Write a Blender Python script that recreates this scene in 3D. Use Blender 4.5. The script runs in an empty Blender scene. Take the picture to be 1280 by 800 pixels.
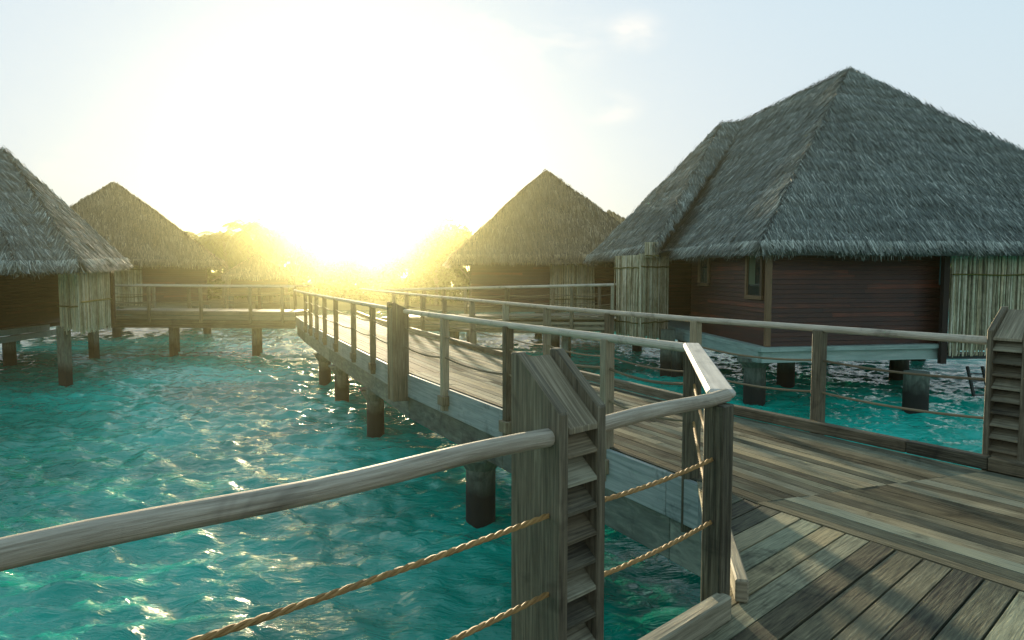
import bpy, math, random
import numpy as np
from mathutils import Vector, Matrix, noise

random.seed(7)
rng = np.random.default_rng(7)
S = bpy.context.scene
COL = S.collection

# ------------------------------------------------------------------ camera
F, HOR = 850.0, 345.0
EYE = 1.5
PITCH = math.atan((400 - HOR) / F)
cam_d = bpy.data.cameras.new('camera')
cam_d.sensor_width = 36.0
cam_d.lens = F / 1280 * 36.0
cam_d.clip_end = 6000
cam = bpy.data.objects.new('camera', cam_d)
COL.objects.link(cam)
cam.location = (0, 0, EYE)
cam.rotation_euler = (math.pi / 2 - PITCH, 0, 0)
S.camera = cam

# ------------------------------------------------------------------ sky, sun, exposure
SUN_EL, SUN_AZ = math.radians(7.3), math.radians(-12.5)      # azimuth measured from +Y towards +X
SUNDIR = Vector((math.sin(SUN_AZ) * math.cos(SUN_EL), math.cos(SUN_AZ) * math.cos(SUN_EL), math.sin(SUN_EL)))
world = bpy.data.worlds.new("World")
S.world = world
world.use_nodes = True
wn, wl = world.node_tree.nodes, world.node_tree.links
wn.clear()
w_out = wn.new('ShaderNodeOutputWorld')
w_bg = wn.new('ShaderNodeBackground')
w_sky = wn.new('ShaderNodeTexSky')
w_sky.sky_type = 'NISHITA'
w_sky.sun_disc = False
w_sky.sun_elevation = SUN_EL
w_sky.sun_rotation = SUN_AZ
w_sky.air_density = 1.0
w_sky.dust_density = 0.5
w_sky.ozone_density = 1.2
w_bg.inputs['Strength'].default_value = 0.15
w_tc = wn.new('ShaderNodeTexCoord')
w_map = wn.new('ShaderNodeMapping')
w_map.inputs['Scale'].default_value = (1.0, 1.0, 2.6)
w_map.inputs['Location'].default_value = (0.35, 0.1, 0.0)
w_noise = wn.new('ShaderNodeTexNoise')
w_noise.inputs['Scale'].default_value = 9.0
w_noise.inputs['Detail'].default_value = 7
w_noise.inputs['Roughness'].default_value = 0.55
w_noise.inputs['Distortion'].default_value = 0.3
w_ramp = wn.new('ShaderNodeValToRGB')
w_ramp.color_ramp.elements[0].position = 0.42
w_ramp.color_ramp.elements[0].color = (0, 0, 0, 1)
w_ramp.color_ramp.elements[1].position = 0.74
w_ramp.color_ramp.elements[1].color = (0.95, 0.95, 0.95, 1)
w_mix = wn.new('ShaderNodeMixRGB')
w_mix.inputs['Color2'].default_value = (1.95, 1.9, 1.82, 1)
wl.new(w_tc.outputs['Generated'], w_map.inputs['Vector'])
wl.new(w_map.outputs[0], w_noise.inputs['Vector'])
wl.new(w_noise.outputs['Fac'], w_ramp.inputs['Fac'])
# a few small clouds, each at its own bearing and height
def sky_dir(px, py):
    c, s_ = math.cos(PITCH), math.sin(PITCH); v = Vector((px - 640.0, F, 400.0 - py))
    return Vector((v.x, v.y * c + v.z * s_, -v.y * s_ + v.z * c)).normalized()
w_prev = None
for px, py, wid in ((690, 50, 0.085), (620, 25, 0.07), (790, 40, 0.05), (762, 135, 0.045), (105, 215, 0.055), (255, 262, 0.07), (-60, 120, 0.06), (1500, 90, 0.12), (-900, 100, 0.2), (2600, 60, 0.3)):
    sub = wn.new('ShaderNodeVectorMath'); sub.operation = 'SUBTRACT'; sub.inputs[1].default_value = sky_dir(px, py)
    wl.new(w_tc.outputs['Generated'], sub.inputs[0])
    scl = wn.new('ShaderNodeVectorMath'); scl.operation = 'MULTIPLY'; scl.inputs[1].default_value = (1 / wid, 1 / wid, 1.9 / wid); wl.new(sub.outputs[0], scl.inputs[0])
    ln = wn.new('ShaderNodeVectorMath'); ln.operation = 'LENGTH'; wl.new(scl.outputs[0], ln.inputs[0])
    mr = wn.new('ShaderNodeMapRange'); mr.interpolation_type = 'SMOOTHSTEP'; wl.new(ln.outputs['Value'], mr.inputs['Value'])
    mr.inputs['From Min'].default_value = 1.3; mr.inputs['From Max'].default_value = 0.1
    if w_prev is None: w_prev = mr.outputs[0]
    else:
        ad = wn.new('ShaderNodeMath'); ad.operation = 'MAXIMUM'; wl.new(w_prev, ad.inputs[0]); wl.new(mr.outputs[0], ad.inputs[1]); w_prev = ad.outputs[0]
w_cl = wn.new('ShaderNodeMath'); w_cl.operation = 'MULTIPLY'; wl.new(w_ramp.outputs['Color'], w_cl.inputs[0]); wl.new(w_prev, w_cl.inputs[1])
wl.new(w_cl.outputs[0], w_mix.inputs['Fac'])
w_k = wn.new('ShaderNodeVectorMath'); w_k.operation = 'MULTIPLY_ADD'      # highlights of the sky roll off softly
w_k.inputs[1].default_value = (2.60, 2.42, 2.26); w_k.inputs[2].default_value = (1, 1, 1)
w_div = wn.new('ShaderNodeVectorMath'); w_div.operation = 'DIVIDE'
w_wb = wn.new('ShaderNodeVectorMath'); w_wb.operation = 'MULTIPLY'; w_wb.inputs[1].default_value = (0.66, 1.02, 1.32)
wl.new(w_sky.outputs[0], w_wb.inputs[0])
wl.new(w_wb.outputs[0], w_k.inputs[0]); wl.new(w_wb.outputs[0], w_div.inputs[0]); wl.new(w_k.outputs[0], w_div.inputs[1])
w_gain = wn.new('ShaderNodeVectorMath'); w_gain.operation = 'SCALE'; w_gain.inputs['Scale'].default_value = 4.1
wl.new(w_div.outputs[0], w_gain.inputs[0]); wl.new(w_gain.outputs[0], w_mix.inputs['Color1'])
wl.new(w_mix.outputs[0], w_bg.inputs['Color'])
wl.new(w_bg.outputs[0], w_out.inputs['Surface'])

sun_d = bpy.data.lights.new('sun', 'SUN')
sun_d.energy = 4.0
sun_d.angle = math.radians(2.5)
sun_d.color = (1.0, 0.83, 0.55)
sun = bpy.data.objects.new('sun', sun_d)
COL.objects.link(sun)
sun.rotation_euler = SUNDIR.to_track_quat('Z', 'Y').to_euler()

S.view_settings.view_transform = 'Standard'
S.view_settings.look = 'None'
S.view_settings.gamma = 1.0
S.view_settings.exposure = 1.9
S.view_settings.use_curve_mapping = False
S.render.engine = 'CYCLES'
S.cycles.use_denoising = True
S.cycles.max_bounces = 6
S.cycles.diffuse_bounces = 3
S.cycles.glossy_bounces = 3
S.cycles.volume_bounces = 0
S.cycles.sample_clamp_indirect = 4.0
S.cycles.sample_clamp_direct = 30.0
HAZE_DENSITY, HAZE_G = 0.0022, 0.935
WATER_Z = -1.65

# ------------------------------------------------------------------ pixel helpers (photo pixels -> the planes the things stand on)
def ray(px, py):
    v = Vector((px - 640.0, F, 400.0 - py))
    c, s = math.cos(PITCH), math.sin(PITCH)
    return Vector((v.x, v.y * c + v.z * s, -v.y * s + v.z * c))

def on_z(px, py, z):
    r = ray(px, py)
    t = (z - EYE) / r.z
    return Vector((r.x * t, r.y * t, z))

def on_y(px, py, y):
    r = ray(px, py)
    t = y / r.y
    return Vector((r.x * t, y, EYE + r.z * t))

# ------------------------------------------------------------------ mesh builder
class MB:
    def __init__(self):
        self.v, self.f, self.uv, self.r = [], [], [], []

    def face(self, idx, uvs, rnd):
        self.f.append(tuple(idx)); self.uv.extend(uvs); self.r.append(rnd)

    def box(self, c, ax, ay, az, sx, sy, sz, rnd=None):
        """oriented box; grain (u) runs along ax"""
        rnd = random.random() if rnd is None else rnd
        c = Vector(c); ax = Vector(ax).normalized(); ay = Vector(ay).normalized(); az = Vector(az).normalized()
        b = len(self.v)
        for k in (-1, 1):
            for j in (-1, 1):
                for i in (-1, 1):
                    self.v.append(c + ax * (i * sx / 2) + ay * (j * sy / 2) + az * (k * sz / 2))
        ou, ov = random.random() * 40, random.random() * 40
        U, W, H = sx, sy, sz
        def q(ids, w, h, swap=False):
            pts = [(ou, ov), (ou + w, ov), (ou + w, ov + h), (ou, ov + h)]
            self.face([b + i for i in ids], pts, rnd)
        q((0, 1, 5, 4), U, H); q((3, 2, 6, 7), U, H)
        q((2, 3, 1, 0), U, W); q((4, 5, 7, 6), U, W)
        q((1, 3, 7, 5), W, H); q((2, 0, 4, 6), W, H)

    def beam(self, a, b, w, h, up=(0, 0, 1), rnd=None):
        """box from a to b (centre line), width w sideways, h along up"""
        a = Vector(a); b = Vector(b); d = b - a; L = d.length
        if L < 1e-5: return
        d.normalize(); up = Vector(up)
        side = d.cross(up)
        if side.length < 1e-4: side = d.cross(Vector((1, 0, 0)))
        side.normalize(); u2 = side.cross(d).normalized()
        self.box((a + b) / 2, d, side, u2, L, w, h, rnd)

    def slab(self, poly, zt, th, grain=(1, 0), rnd=None):
        """convex polygon (x,y) extruded down from zt"""
        rnd = random.random() if rnd is None else rnd
        n = len(poly); b = len(self.v)
        g = Vector((grain[0], grain[1])).normalized(); g2 = Vector((-g.y, g.x))
        ou, ov = random.random() * 40, random.random() * 40
        zf = zt if callable(zt) else (lambda x, y: zt)
        for dz in (0, -th):
            for p in poly:
                self.v.append(Vector((p[0], p[1], zf(p[0], p[1]) + dz)))
        uv = [(ou + p[0] * g.x + p[1] * g.y, ov + p[0] * g2.x + p[1] * g2.y) for p in poly]
        self.face([b + i for i in range(n)], uv, rnd)
        self.face([b + n + i for i in reversed(range(n))], list(reversed(uv)), rnd)
        for i in range(n):
            j = (i + 1) % n
            e = (Vector(poly[j]) - Vector(poly[i])).length
            self.face([b + j, b + i, b + n + i, b + n + j], [(ou + e, ov), (ou, ov), (ou, ov + th), (ou + e, ov + th)], rnd)

    def prism(self, pts, off, rnd=None, across=False):
        """3D polygon pts extruded by vector off"""
        rnd = random.random() if rnd is None else rnd
        n = len(pts); b = len(self.v); off = Vector(off)
        pts = [Vector(p) for p in pts]
        for p in pts: self.v.append(p.copy())
        for p in pts: self.v.append(p + off)
        nor = Vector((0, 0, 0))
        for i in range(n): nor += pts[i].cross(pts[(i + 1) % n])
        flip = nor.dot(off) > 0
        ou = random.random() * 40
        h = Vector((off.y, -off.x, 0)).normalized() if abs(off.z) < 0.9 * off.length else Vector((1, 0, 0))
        uv = [(ou + p.z, ou + p.dot(h)) for p in pts]
        a = [b + i for i in range(n)]; c = [b + n + i for i in range(n)]
        if flip: self.face(list(reversed(a)), list(reversed(uv)), rnd); self.face(c, uv, rnd)
        else: self.face(a, uv, rnd); self.face(list(reversed(c)), list(reversed(uv)), rnd)
        for i in range(n):
            j = (i + 1) % n; e = (pts[j] - pts[i]).length; w = off.length
            ids = [b + i, b + j, b + n + j, b + n + i]
            if not flip: ids.reverse()
            self.face(ids, [(ou, ou), (ou, ou + e), (ou + w, ou + e), (ou + w, ou)] if across else [(ou, ou), (ou + e, ou), (ou + e, ou + w), (ou, ou + w)], rnd)

    def tube(self, path, rad, n=12, rnd=None, caps=True, lump=0.0):
        rnd = random.random() if rnd is None else rnd
        path = [Vector(p) for p in path]
        m = len(path); b = len(self.v)
        if not hasattr(rad, '__len__'): rad = [rad] * m
        ou = random.random() * 40; L = 0; Ls = []
        ref = None
        for i, p in enumerate(path):
            d = (path[min(i + 1, m - 1)] - path[max(i - 1, 0)]).normalized()
            if ref is None:
                ref = d.orthogonal().normalized()
            s = (ref - d * ref.dot(d)).normalized(); ref = s
            t = d.cross(s)
            if i: L += (p - path[i - 1]).length
            Ls.append(L)
            for k in range(n):
                a = 2 * math.pi * k / n
                r = rad[i]
                if lump: r *= 1 + lump * noise.noise(Vector((L * 2.5 + ou, math.cos(a), math.sin(a))))
                self.v.append(p + s * (r * math.cos(a)) + t * (r * math.sin(a)))
        for i in range(m - 1):
            for k in range(n):
                k2 = (k + 1) % n
                c0, c1 = k / n * 6.28 * rad[i], (k + 1) / n * 6.28 * rad[i]
                self.face([b + i * n + k, b + i * n + k2, b + (i + 1) * n + k2, b + (i + 1) * n + k],
                          [(ou + Ls[i], c0), (ou + Ls[i], c1), (ou + Ls[i + 1], c1), (ou + Ls[i + 1], c0)], rnd)
        if caps:
            self.face([b + k for k in reversed(range(n))], [(ou, 0)] * n, rnd)
            self.face([b + (m - 1) * n + k for k in range(n)], [(ou, 0)] * n, rnd)

    def build(self, name, mat, parent=None, bevel=0.0, smooth=False):
        me = bpy.data.meshes.new(name)
        me.from_pydata([tuple(p) for p in self.v], [], self.f)
        ul = me.uv_layers.new(name='UVMap')
        ul.data.foreach_set('uv', np.array(self.uv, dtype=np.float32).ravel())
        at = me.attributes.new('rnd', 'FLOAT', 'FACE')
        at.data.foreach_set('value', np.array(self.r, dtype=np.float32))
        me.materials.append(mat)
        if smooth: me.polygons.foreach_set('use_smooth', [True] * len(me.polygons))
        o = bpy.data.objects.new(name, me)
        COL.objects.link(o)
        if bevel:
            md = o.modifiers.new('bevel', 'BEVEL'); md.width = bevel; md.segments = 1; md.limit_method = 'ANGLE'
        if smooth:
            try:
                me.set_sharp_from_angle(angle=math.radians(50))
            except Exception: pass
        put(o, parent)
        return o

def put(o, parent):
    if parent is not None:
        o.parent = parent
        if parent.type == 'EMPTY':
            o.matrix_parent_inverse = Matrix.Translation(-Vector(parent['_loc']))

def tag(o, label=None, cat=None, group=None, kind=None):
    if label: o['label'] = label
    if cat: o['category'] = cat
    if group: o['group'] = group
    if kind: o['kind'] = kind
    return o

def thing(name, loc, label, cat, group=None):
    o = bpy.data.objects.new(name, None)
    COL.objects.link(o); o.location = loc; o['_loc'] = list(loc)
    o.empty_display_size = 0.3
    return tag(o, label, cat, group)

# bulk numpy quads/tris -> mesh
def np_mesh(name, verts, faces, mat, parent=None, rnd=None, smooth=False, uv=None):
    me = bpy.data.meshes.new(name)
    nv, nf, k = len(verts), len(faces), faces.shape[1]
    me.vertices.add(nv); me.vertices.foreach_set('co', verts.astype(np.float32).ravel())
    me.loops.add(nf * k); me.loops.foreach_set('vertex_index', faces.astype(np.int32).ravel())
    me.polygons.add(nf)
    me.polygons.foreach_set('loop_start', np.arange(0, nf * k, k, dtype=np.int32))
    me.polygons.foreach_set('loop_total', np.full(nf, k, dtype=np.int32))
    if smooth: me.polygons.foreach_set('use_smooth', np.ones(nf, dtype=bool))
    me.update(calc_edges=True)
    if rnd is not None:
        at = me.attributes.new('rnd', 'FLOAT', 'FACE'); at.data.foreach_set('value', rnd.astype(np.float32))
    if uv is not None:
        ul = me.uv_layers.new(name='UVMap'); ul.data.foreach_set('uv', uv.astype(np.float32).ravel())
    me.materials.append(mat)
    o = bpy.data.objects.new(name, me); COL.objects.link(o); put(o, parent)
    return o

# ------------------------------------------------------------------ materials
def newmat(name):
    m = bpy.data.materials.new(name); m.use_nodes = True
    nt = m.node_tree; b = nt.nodes['Principled BSDF']
    return m, nt, nt.nodes, nt.links, b

def N(nodes, t, **kw):
    n = nodes.new(t)
    for k, v in kw.items(): n.inputs[k].default_value = v
    return n

def ramp(nodes, stops):
    r = nodes.new('ShaderNodeValToRGB')
    e = r.color_ramp.elements
    while len(e) < len(stops): e.new(0.5)
    for s, (p, c) in zip(e, stops):
        s.position = p; s.color = (c[0], c[1], c[2], 1)
    return r

def wood_mat(name, dark, mid, light, rough=0.6, spots=0.5, grain=(1.2, 30), tint=None, bump=0.25, spec=0.5, algae=None):
    m, nt, nd, lk, b = newmat(name)
    tc = nd.new('ShaderNodeUVMap')
    mp = nd.new('ShaderNodeMapping'); mp.inputs['Scale'].default_value = (grain[0], grain[1], 1)
    lk.new(tc.outputs[0], mp.inputs['Vector'])
    n1 = N(nd, 'ShaderNodeTexNoise', Scale=1.6, Detail=8, Roughness=0.65, Distortion=0.4)
    lk.new(mp.outputs[0], n1.inputs['Vector'])
    at = nd.new('ShaderNodeAttribute'); at.attribute_name = 'rnd'
    geo = nd.new('ShaderNodeNewGeometry')
    n2 = N(nd, 'ShaderNodeTexNoise', Scale=1.9, Detail=5, Roughness=0.6)
    lk.new(geo.outputs['Position'], n2.inputs['Vector'])
    # value = grain*.55 + rnd*.45
    a1 = nd.new('ShaderNodeMath'); a1.operation = 'MULTIPLY_ADD'
    lk.new(at.outputs['Fac'], a1.inputs[0]); a1.inputs[1].default_value = 0.42; a1.inputs[2].default_value = -0.21
    a2 = nd.new('ShaderNodeMath'); a2.operation = 'ADD'
    lk.new(n1.outputs['Fac'], a2.inputs[0]); lk.new(a1.outputs[0], a2.inputs[1])
    a3 = nd.new('ShaderNodeMath'); a3.operation = 'MULTIPLY_ADD'
    lk.new(n2.outputs['Fac'], a3.inputs[0]); a3.inputs[1].default_value = 0.3; a3.inputs[2].default_value = -0.15
    a4 = nd.new('ShaderNodeMath'); a4.operation = 'ADD'
    lk.new(a2.outputs[0], a4.inputs[0]); lk.new(a3.outputs[0], a4.inputs[1])
    r = ramp(nd, [(0.22, dark), (0.5, mid), (0.78, light)])
    lk.new(a4.outputs[0], r.inputs['Fac'])
    col = r.outputs['Color']
    if tint is not None:   # per-board tint
        fr = nd.new('ShaderNodeMath'); fr.operation = 'MULTIPLY'; fr.inputs[1].default_value = 7.31
        lk.new(at.outputs['Fac'], fr.inputs[0])
        fr2 = nd.new('ShaderNodeMath'); fr2.operation = 'FRACT'; lk.new(fr.outputs[0], fr2.inputs[0])
        rt = ramp(nd, [(0.0, tint[0]), (0.5, tint[1]), (1.0, tint[2])])
        lk.new(fr2.outputs[0], rt.inputs['Fac'])
        mx = nd.new('ShaderNodeMixRGB'); mx.blend_type = 'MULTIPLY'; mx.inputs['Fac'].default_value = 1
        lk.new(col, mx.inputs['Color1']); lk.new(rt.outputs[0], mx.inputs['Color2']); col = mx.outputs[0]
    if spots:
        n3 = N(nd, 'ShaderNodeTexNoise', Scale=2.3, Detail=4, Roughness=0.7, Distortion=0.8)
        lk.new(geo.outputs['Position'], n3.inputs['Vector'])
        r3 = ramp(nd, [(0.56, (1, 1, 1)), (0.70, (1 - spots,) * 3)])
        lk.new(n3.outputs['Fac'], r3.inputs['Fac'])
        mx = nd.new('ShaderNodeMixRGB'); mx.blend_type = 'MULTIPLY'; mx.inputs['Fac'].default_value = 1
        lk.new(col, mx.inputs['Color1']); lk.new(r3.outputs[0], mx.inputs['Color2']); col = mx.outputs[0]
    if algae is not None:  # tide mark on what stands in the water
        sp = nd.new('ShaderNodeSeparateXYZ'); lk.new(geo.outputs['Position'], sp.inputs[0])
        ad = nd.new('ShaderNodeMath'); ad.operation = 'MULTIPLY_ADD'; lk.new(n2.outputs['Fac'], ad.inputs[0]); ad.inputs[1].default_value = -0.6
        lk.new(sp.outputs['Z'], ad.inputs[2])
        mr = nd.new('ShaderNodeMapRange'); lk.new(ad.outputs[0], mr.inputs['Value'])
        mr.inputs['From Min'].default_value = WATER_Z + 0.10; mr.inputs['From Max'].default_value = WATER_Z + 0.42
        mx = nd.new('ShaderNodeMixRGB'); lk.new(mr.outputs[0], mx.inputs['Fac'])
        mx.inputs['Color1'].default_value = (*algae, 1); lk.new(col, mx.inputs['Color2']); col = mx.outputs[0]
    lk.new(col, b.inputs['Base Color'])
    rr = nd.new('ShaderNodeMapRange'); lk.new(n1.outputs['Fac'], rr.inputs['Value'])
    rr.inputs['To Min'].default_value = rough - 0.15; rr.inputs['To Max'].default_value = rough + 0.15
    lk.new(rr.outputs[0], b.inputs['Roughness'])
    b.inputs['Specular IOR Level'].default_value = spec
    if bump:
        bp = N(nd, 'ShaderNodeBump', Strength=bump, Distance=0.01)
        lk.new(a2.outputs[0], bp.inputs['Height']); lk.new(bp.outputs[0], b.inputs['Normal'])
    return m

TINT = [(0.84, 0.97, 0.93), (1.0, 1.0, 0.94), (1.15, 1.02, 0.82)]
M = {}
M['deck'] = wood_mat('weathered_deck', (0.03, 0.029, 0.022), (0.13, 0.122, 0.09), (0.31, 0.29, 0.215), rough=0.85, spots=0.45, tint=TINT, grain=(2.2, 60), spec=0.04, bump=0.4)
M['platform'] = wood_mat('weathered_platform', (0.025, 0.023, 0.016), (0.12, 0.113, 0.074), (0.32, 0.295, 0.20), rough=0.65, spots=0.7, tint=TINT, grain=(3.0, 55), spec=0.15, bump=0.5)
M['post'] = wood_mat('weathered_post', (0.03, 0.025, 0.015), (0.145, 0.124, 0.082), (0.33, 0.295, 0.21), rough=0.7, spots=0.5, grain=(1.8, 50), tint=[(0.92, 1.0, 0.98), (1, 1, 0.97), (1.08, 1.0, 0.88)], spec=0.3, bump=0.5)
M['rail'] = wood_mat('handrail_wood', (0.12, 0.10, 0.07), (0.32, 0.28, 0.21), (0.54, 0.48, 0.38), rough=0.72, spots=0.5, grain=(2.4, 60), spec=0.15, bump=0.7)
M['pale_rail'] = wood_mat('worn_pale_rail', (0.30, 0.28, 0.22), (0.52, 0.48, 0.40), (0.66, 0.62, 0.54), rough=0.45, spots=0.25, grain=(0.8, 20))
M['fascia'] = wood_mat('painted_fascia', (0.06, 0.085, 0.078), (0.14, 0.185, 0.17), (0.28, 0.32, 0.29), rough=0.7, spots=0.55, grain=(0.8, 20), bump=0.4)
M['concrete'] = wood_mat('stained_concrete', (0.03, 0.04, 0.03), (0.10, 0.125, 0.095), (0.22, 0.25, 0.19), rough=0.8, spots=0.6, grain=(2.2, 9), bump=0.25, algae=(0.008, 0.009, 0.006))
M['slat'] = wood_mat('bridge_slats', (0.06, 0.05, 0.03), (0.17, 0.145, 0.085), (0.30, 0.26, 0.17), rough=0.65, spots=0.3, grain=(0.6, 12))
M['teak'] = wood_mat('dark_teak_siding', (0.014, 0.006, 0.004), (0.055, 0.017, 0.009), (0.19, 0.045, 0.018), rough=0.5, spots=0.3, grain=(0.5, 10), spec=0.4)
M['trim'] = wood_mat('teak_trim', (0.06, 0.035, 0.014), (0.14, 0.078, 0.035), (0.22, 0.13, 0.06), rough=0.5, spots=0.2)
M['green_beam'] = wood_mat('pale_green_beam', (0.16, 0.24, 0.21), (0.32, 0.42, 0.37), (0.48, 0.56, 0.50), rough=0.55, spots=0.3, grain=(0.6, 8))
M['dark_metal'] = wood_mat('dark_ladder_metal', (0.012, 0.014, 0.014), (0.02, 0.024, 0.024), (0.04, 0.045, 0.045), rough=0.5, spots=0)
M['reed'] = wood_mat('dry_reed', (0.16, 0.14, 0.08), (0.42, 0.38, 0.26), (0.72, 0.67, 0.52), rough=0.6, spots=0.35, grain=(2.5, 6), tint=[(0.95, 1.0, 0.88), (1, 1, 1), (1.1, 1.0, 0.82)], bump=0.1)
M['binding'] = wood_mat('reed_binding', (0.06, 0.06, 0.02), (0.13, 0.12, 0.04), (0.2, 0.18, 0.07), rough=0.9, spots=0, spec=0.0)
M['rope'] = wood_mat('manila_rope', (0.14, 0.075, 0.02), (0.30, 0.17, 0.05), (0.46, 0.29, 0.10), rough=0.7, spots=0.2, grain=(6, 200), bump=0.3)
M['rope_dark'] = wood_mat('weathered_rope', (0.08, 0.06, 0.03), (0.17, 0.13, 0.07), (0.28, 0.22, 0.12), rough=0.7, spots=0, grain=(6, 200), bump=0.2)
M['bark'] = wood_mat('palm_bark', (0.06, 0.045, 0.03), (0.14, 0.11, 0.08), (0.22, 0.18, 0.13), rough=0.8, spots=0, grain=(12, 3))

def thatch_mat(name, dark, mid, light):
    m, nt, nd, lk, b = newmat(name)
    at = nd.new('ShaderNodeAttribute'); at.attribute_name = 'rnd'
    geo = nd.new('ShaderNodeNewGeometry')
    n2 = N(nd, 'ShaderNodeTexNoise', Scale=0.8, Detail=5, Roughness=0.65)
    lk.new(geo.outputs['Position'], n2.inputs['Vector'])
    a = nd.new('ShaderNodeMath'); a.operation = 'MULTIPLY_ADD'; a.inputs[1].default_value = 0.5; a.inputs[2].default_value = -0.25
    lk.new(n2.outputs['Fac'], a.inputs[0])
    a2 = nd.new('ShaderNodeMath'); a2.operation = 'ADD'; lk.new(at.outputs['Fac'], a2.inputs[0]); lk.new(a.outputs[0], a2.inputs[1])
    r = ramp(nd, [(0.0, dark), (0.55, mid), (1.0, light)])
    lk.new(a2.outputs[0], r.inputs['Fac']); lk.new(r.outputs[0], b.inputs['Base Color'])
    b.inputs['Roughness'].default_value = 0.6
    b.inputs['Specular IOR Level'].default_value = 0.35
    return m
M['thatch'] = thatch_mat('grey_thatch', (0.02, 0.028, 0.024), (0.15, 0.18, 0.155), (0.62, 0.64, 0.54))
M['thatch_brown'] = thatch_mat('brown_thatch', (0.03, 0.022, 0.012), (0.19, 0.14, 0.075), (0.44, 0.35, 0.21))

def leaf_mat(name, c0, c1):
    m, nt, nd, lk, b = newmat(name)
    at = nd.new('ShaderNodeAttribute'); at.attribute_name = 'rnd'
    r = ramp(nd, [(0, c0), (1, c1)]); lk.new(at.outputs['Fac'], r.inputs['Fac']); lk.new(r.outputs[0], b.inputs['Base Color'])
    b.inputs['Roughness'].default_value = 0.5
    tr = nd.new('ShaderNodeBsdfTranslucent'); lk.new(r.outputs[0], tr.inputs['Color'])
    mx = nd.new('ShaderNodeMixShader'); mx.inputs[0].default_value = 0.4
    out = nd['Material Output']
    lk.new(b.outputs[0], mx.inputs[1]); lk.new(tr.outputs[0], mx.inputs[2]); lk.new(mx.outputs[0], out.inputs['Surface'])
    return m
M['leaf'] = leaf_mat('leaf_green', (0.03, 0.05, 0.012), (0.10, 0.14, 0.03))
M['palm'] = leaf_mat('palm_green', (0.04, 0.06, 0.015), (0.12, 0.15, 0.035))

m, nt, nd, lk, b = newmat('window_glass')
b.inputs['Base Color'].default_value = (0.02, 0.035, 0.03, 1); b.inputs['Roughness'].default_value = 0.05
M['glass'] = m
m, nt, nd, lk, b = newmat('pale_blue_glass')
b.inputs['Base Color'].default_value = (0.12, 0.26, 0.28, 1); b.inputs['Roughness'].default_value = 0.2
M['blue_glass'] = m
m, nt, nd, lk, b = newmat('pale_curtain')
b.inputs['Base Color'].default_value = (0.09, 0.11, 0.06, 1); b.inputs['Roughness'].default_value = 0.9
M['curtain'] = m
m, nt, nd, lk, b = newmat('interior_dark')
b.inputs['Base Color'].default_value = (0.03, 0.02, 0.015, 1); b.inputs['Roughness'].default_value = 0.9
M['dark'] = m
m, nt, nd, lk, b = newmat('island_sand')
n = N(nd, 'ShaderNodeTexNoise', Scale=0.4, Detail=6)
r = ramp(nd, [(0.3, (0.06, 0.07, 0.03)), (0.7, (0.35, 0.30, 0.20))]); lk.new(n.outputs['Fac'], r.inputs['Fac']); lk.new(r.outputs[0], b.inputs['Base Color'])
b.inputs['Roughness'].default_value = 0.9
M['sand'] = m

# water
m, nt, nd, lk, b = newmat('lagoon_water')
geo = nd.new('ShaderNodeNewGeometry')
n1 = N(nd, 'ShaderNodeTexNoise', Scale=0.16, Detail=4, Roughness=0.55, Distortion=0.6)
lk.new(geo.outputs['Position'], n1.inputs['Vector'])
r = ramp(nd, [(0.32, (0.0, 0.16, 0.105)), (0.52, (0.0, 0.33, 0.24)), (0.72, (0.0, 0.49, 0.39))])
lk.new(n1.outputs['Fac'], r.inputs['Fac']); lk.new(r.outputs[0], b.inputs['Base Color'])
b.inputs['Roughness'].default_value = 0.06
b.inputs['IOR'].default_value = 1.47
mp = nd.new('ShaderNodeMapping'); mp.inputs['Scale'].default_value = (0.6, 1.9, 1); mp.inputs['Rotation'].default_value = (0, 0, 0.25)
lk.new(geo.outputs['Position'], mp.inputs['Vector'])
n2 = N(nd, 'ShaderNodeTexNoise', Scale=3.0, Detail=5, Roughness=0.55, Distortion=0.6)
lk.new(mp.outputs[0], n2.inputs['Vector'])
bp = N(nd, 'ShaderNodeBump', Strength=0.85, Distance=0.10); lk.new(n2.outputs['Fac'], bp.inputs['Height'])
n3 = N(nd, 'ShaderNodeTexNoise', Scale=10, Detail=4, Roughness=0.55, Distortion=0.5)
lk.new(mp.outputs[0], n3.inputs['Vector'])
bp2 = N(nd, 'ShaderNodeBump', Strength=0.5, Distance=0.025); lk.new(n3.outputs['Fac'], bp2.inputs['Height'])
sxyz = nd.new('ShaderNodeSeparateXYZ'); lk.new(geo.outputs['Position'], sxyz.inputs[0])
cal = nd.new('ShaderNodeMapRange'); cal.inputs['From Min'].default_value = 8; cal.inputs['From Max'].default_value = 32   # ripple bump weakened with distance so far water reflects paler sky
cal.inputs['To Min'].default_value = 0.8; cal.inputs['To Max'].default_value = 0.3
lk.new(sxyz.outputs['Y'], cal.inputs['Value']); lk.new(cal.outputs[0], bp.inputs['Strength'])
cal2 = nd.new('ShaderNodeMath'); cal2.operation = 'MULTIPLY'; cal2.inputs[1].default_value = 0.55; lk.new(cal.outputs[0], cal2.inputs[0]); lk.new(cal2.outputs[0], bp2.inputs['Strength'])
lk.new(bp.outputs[0], bp2.inputs['Normal']); lk.new(bp2.outputs[0], b.inputs['Normal'])
M['water'] = m

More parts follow.
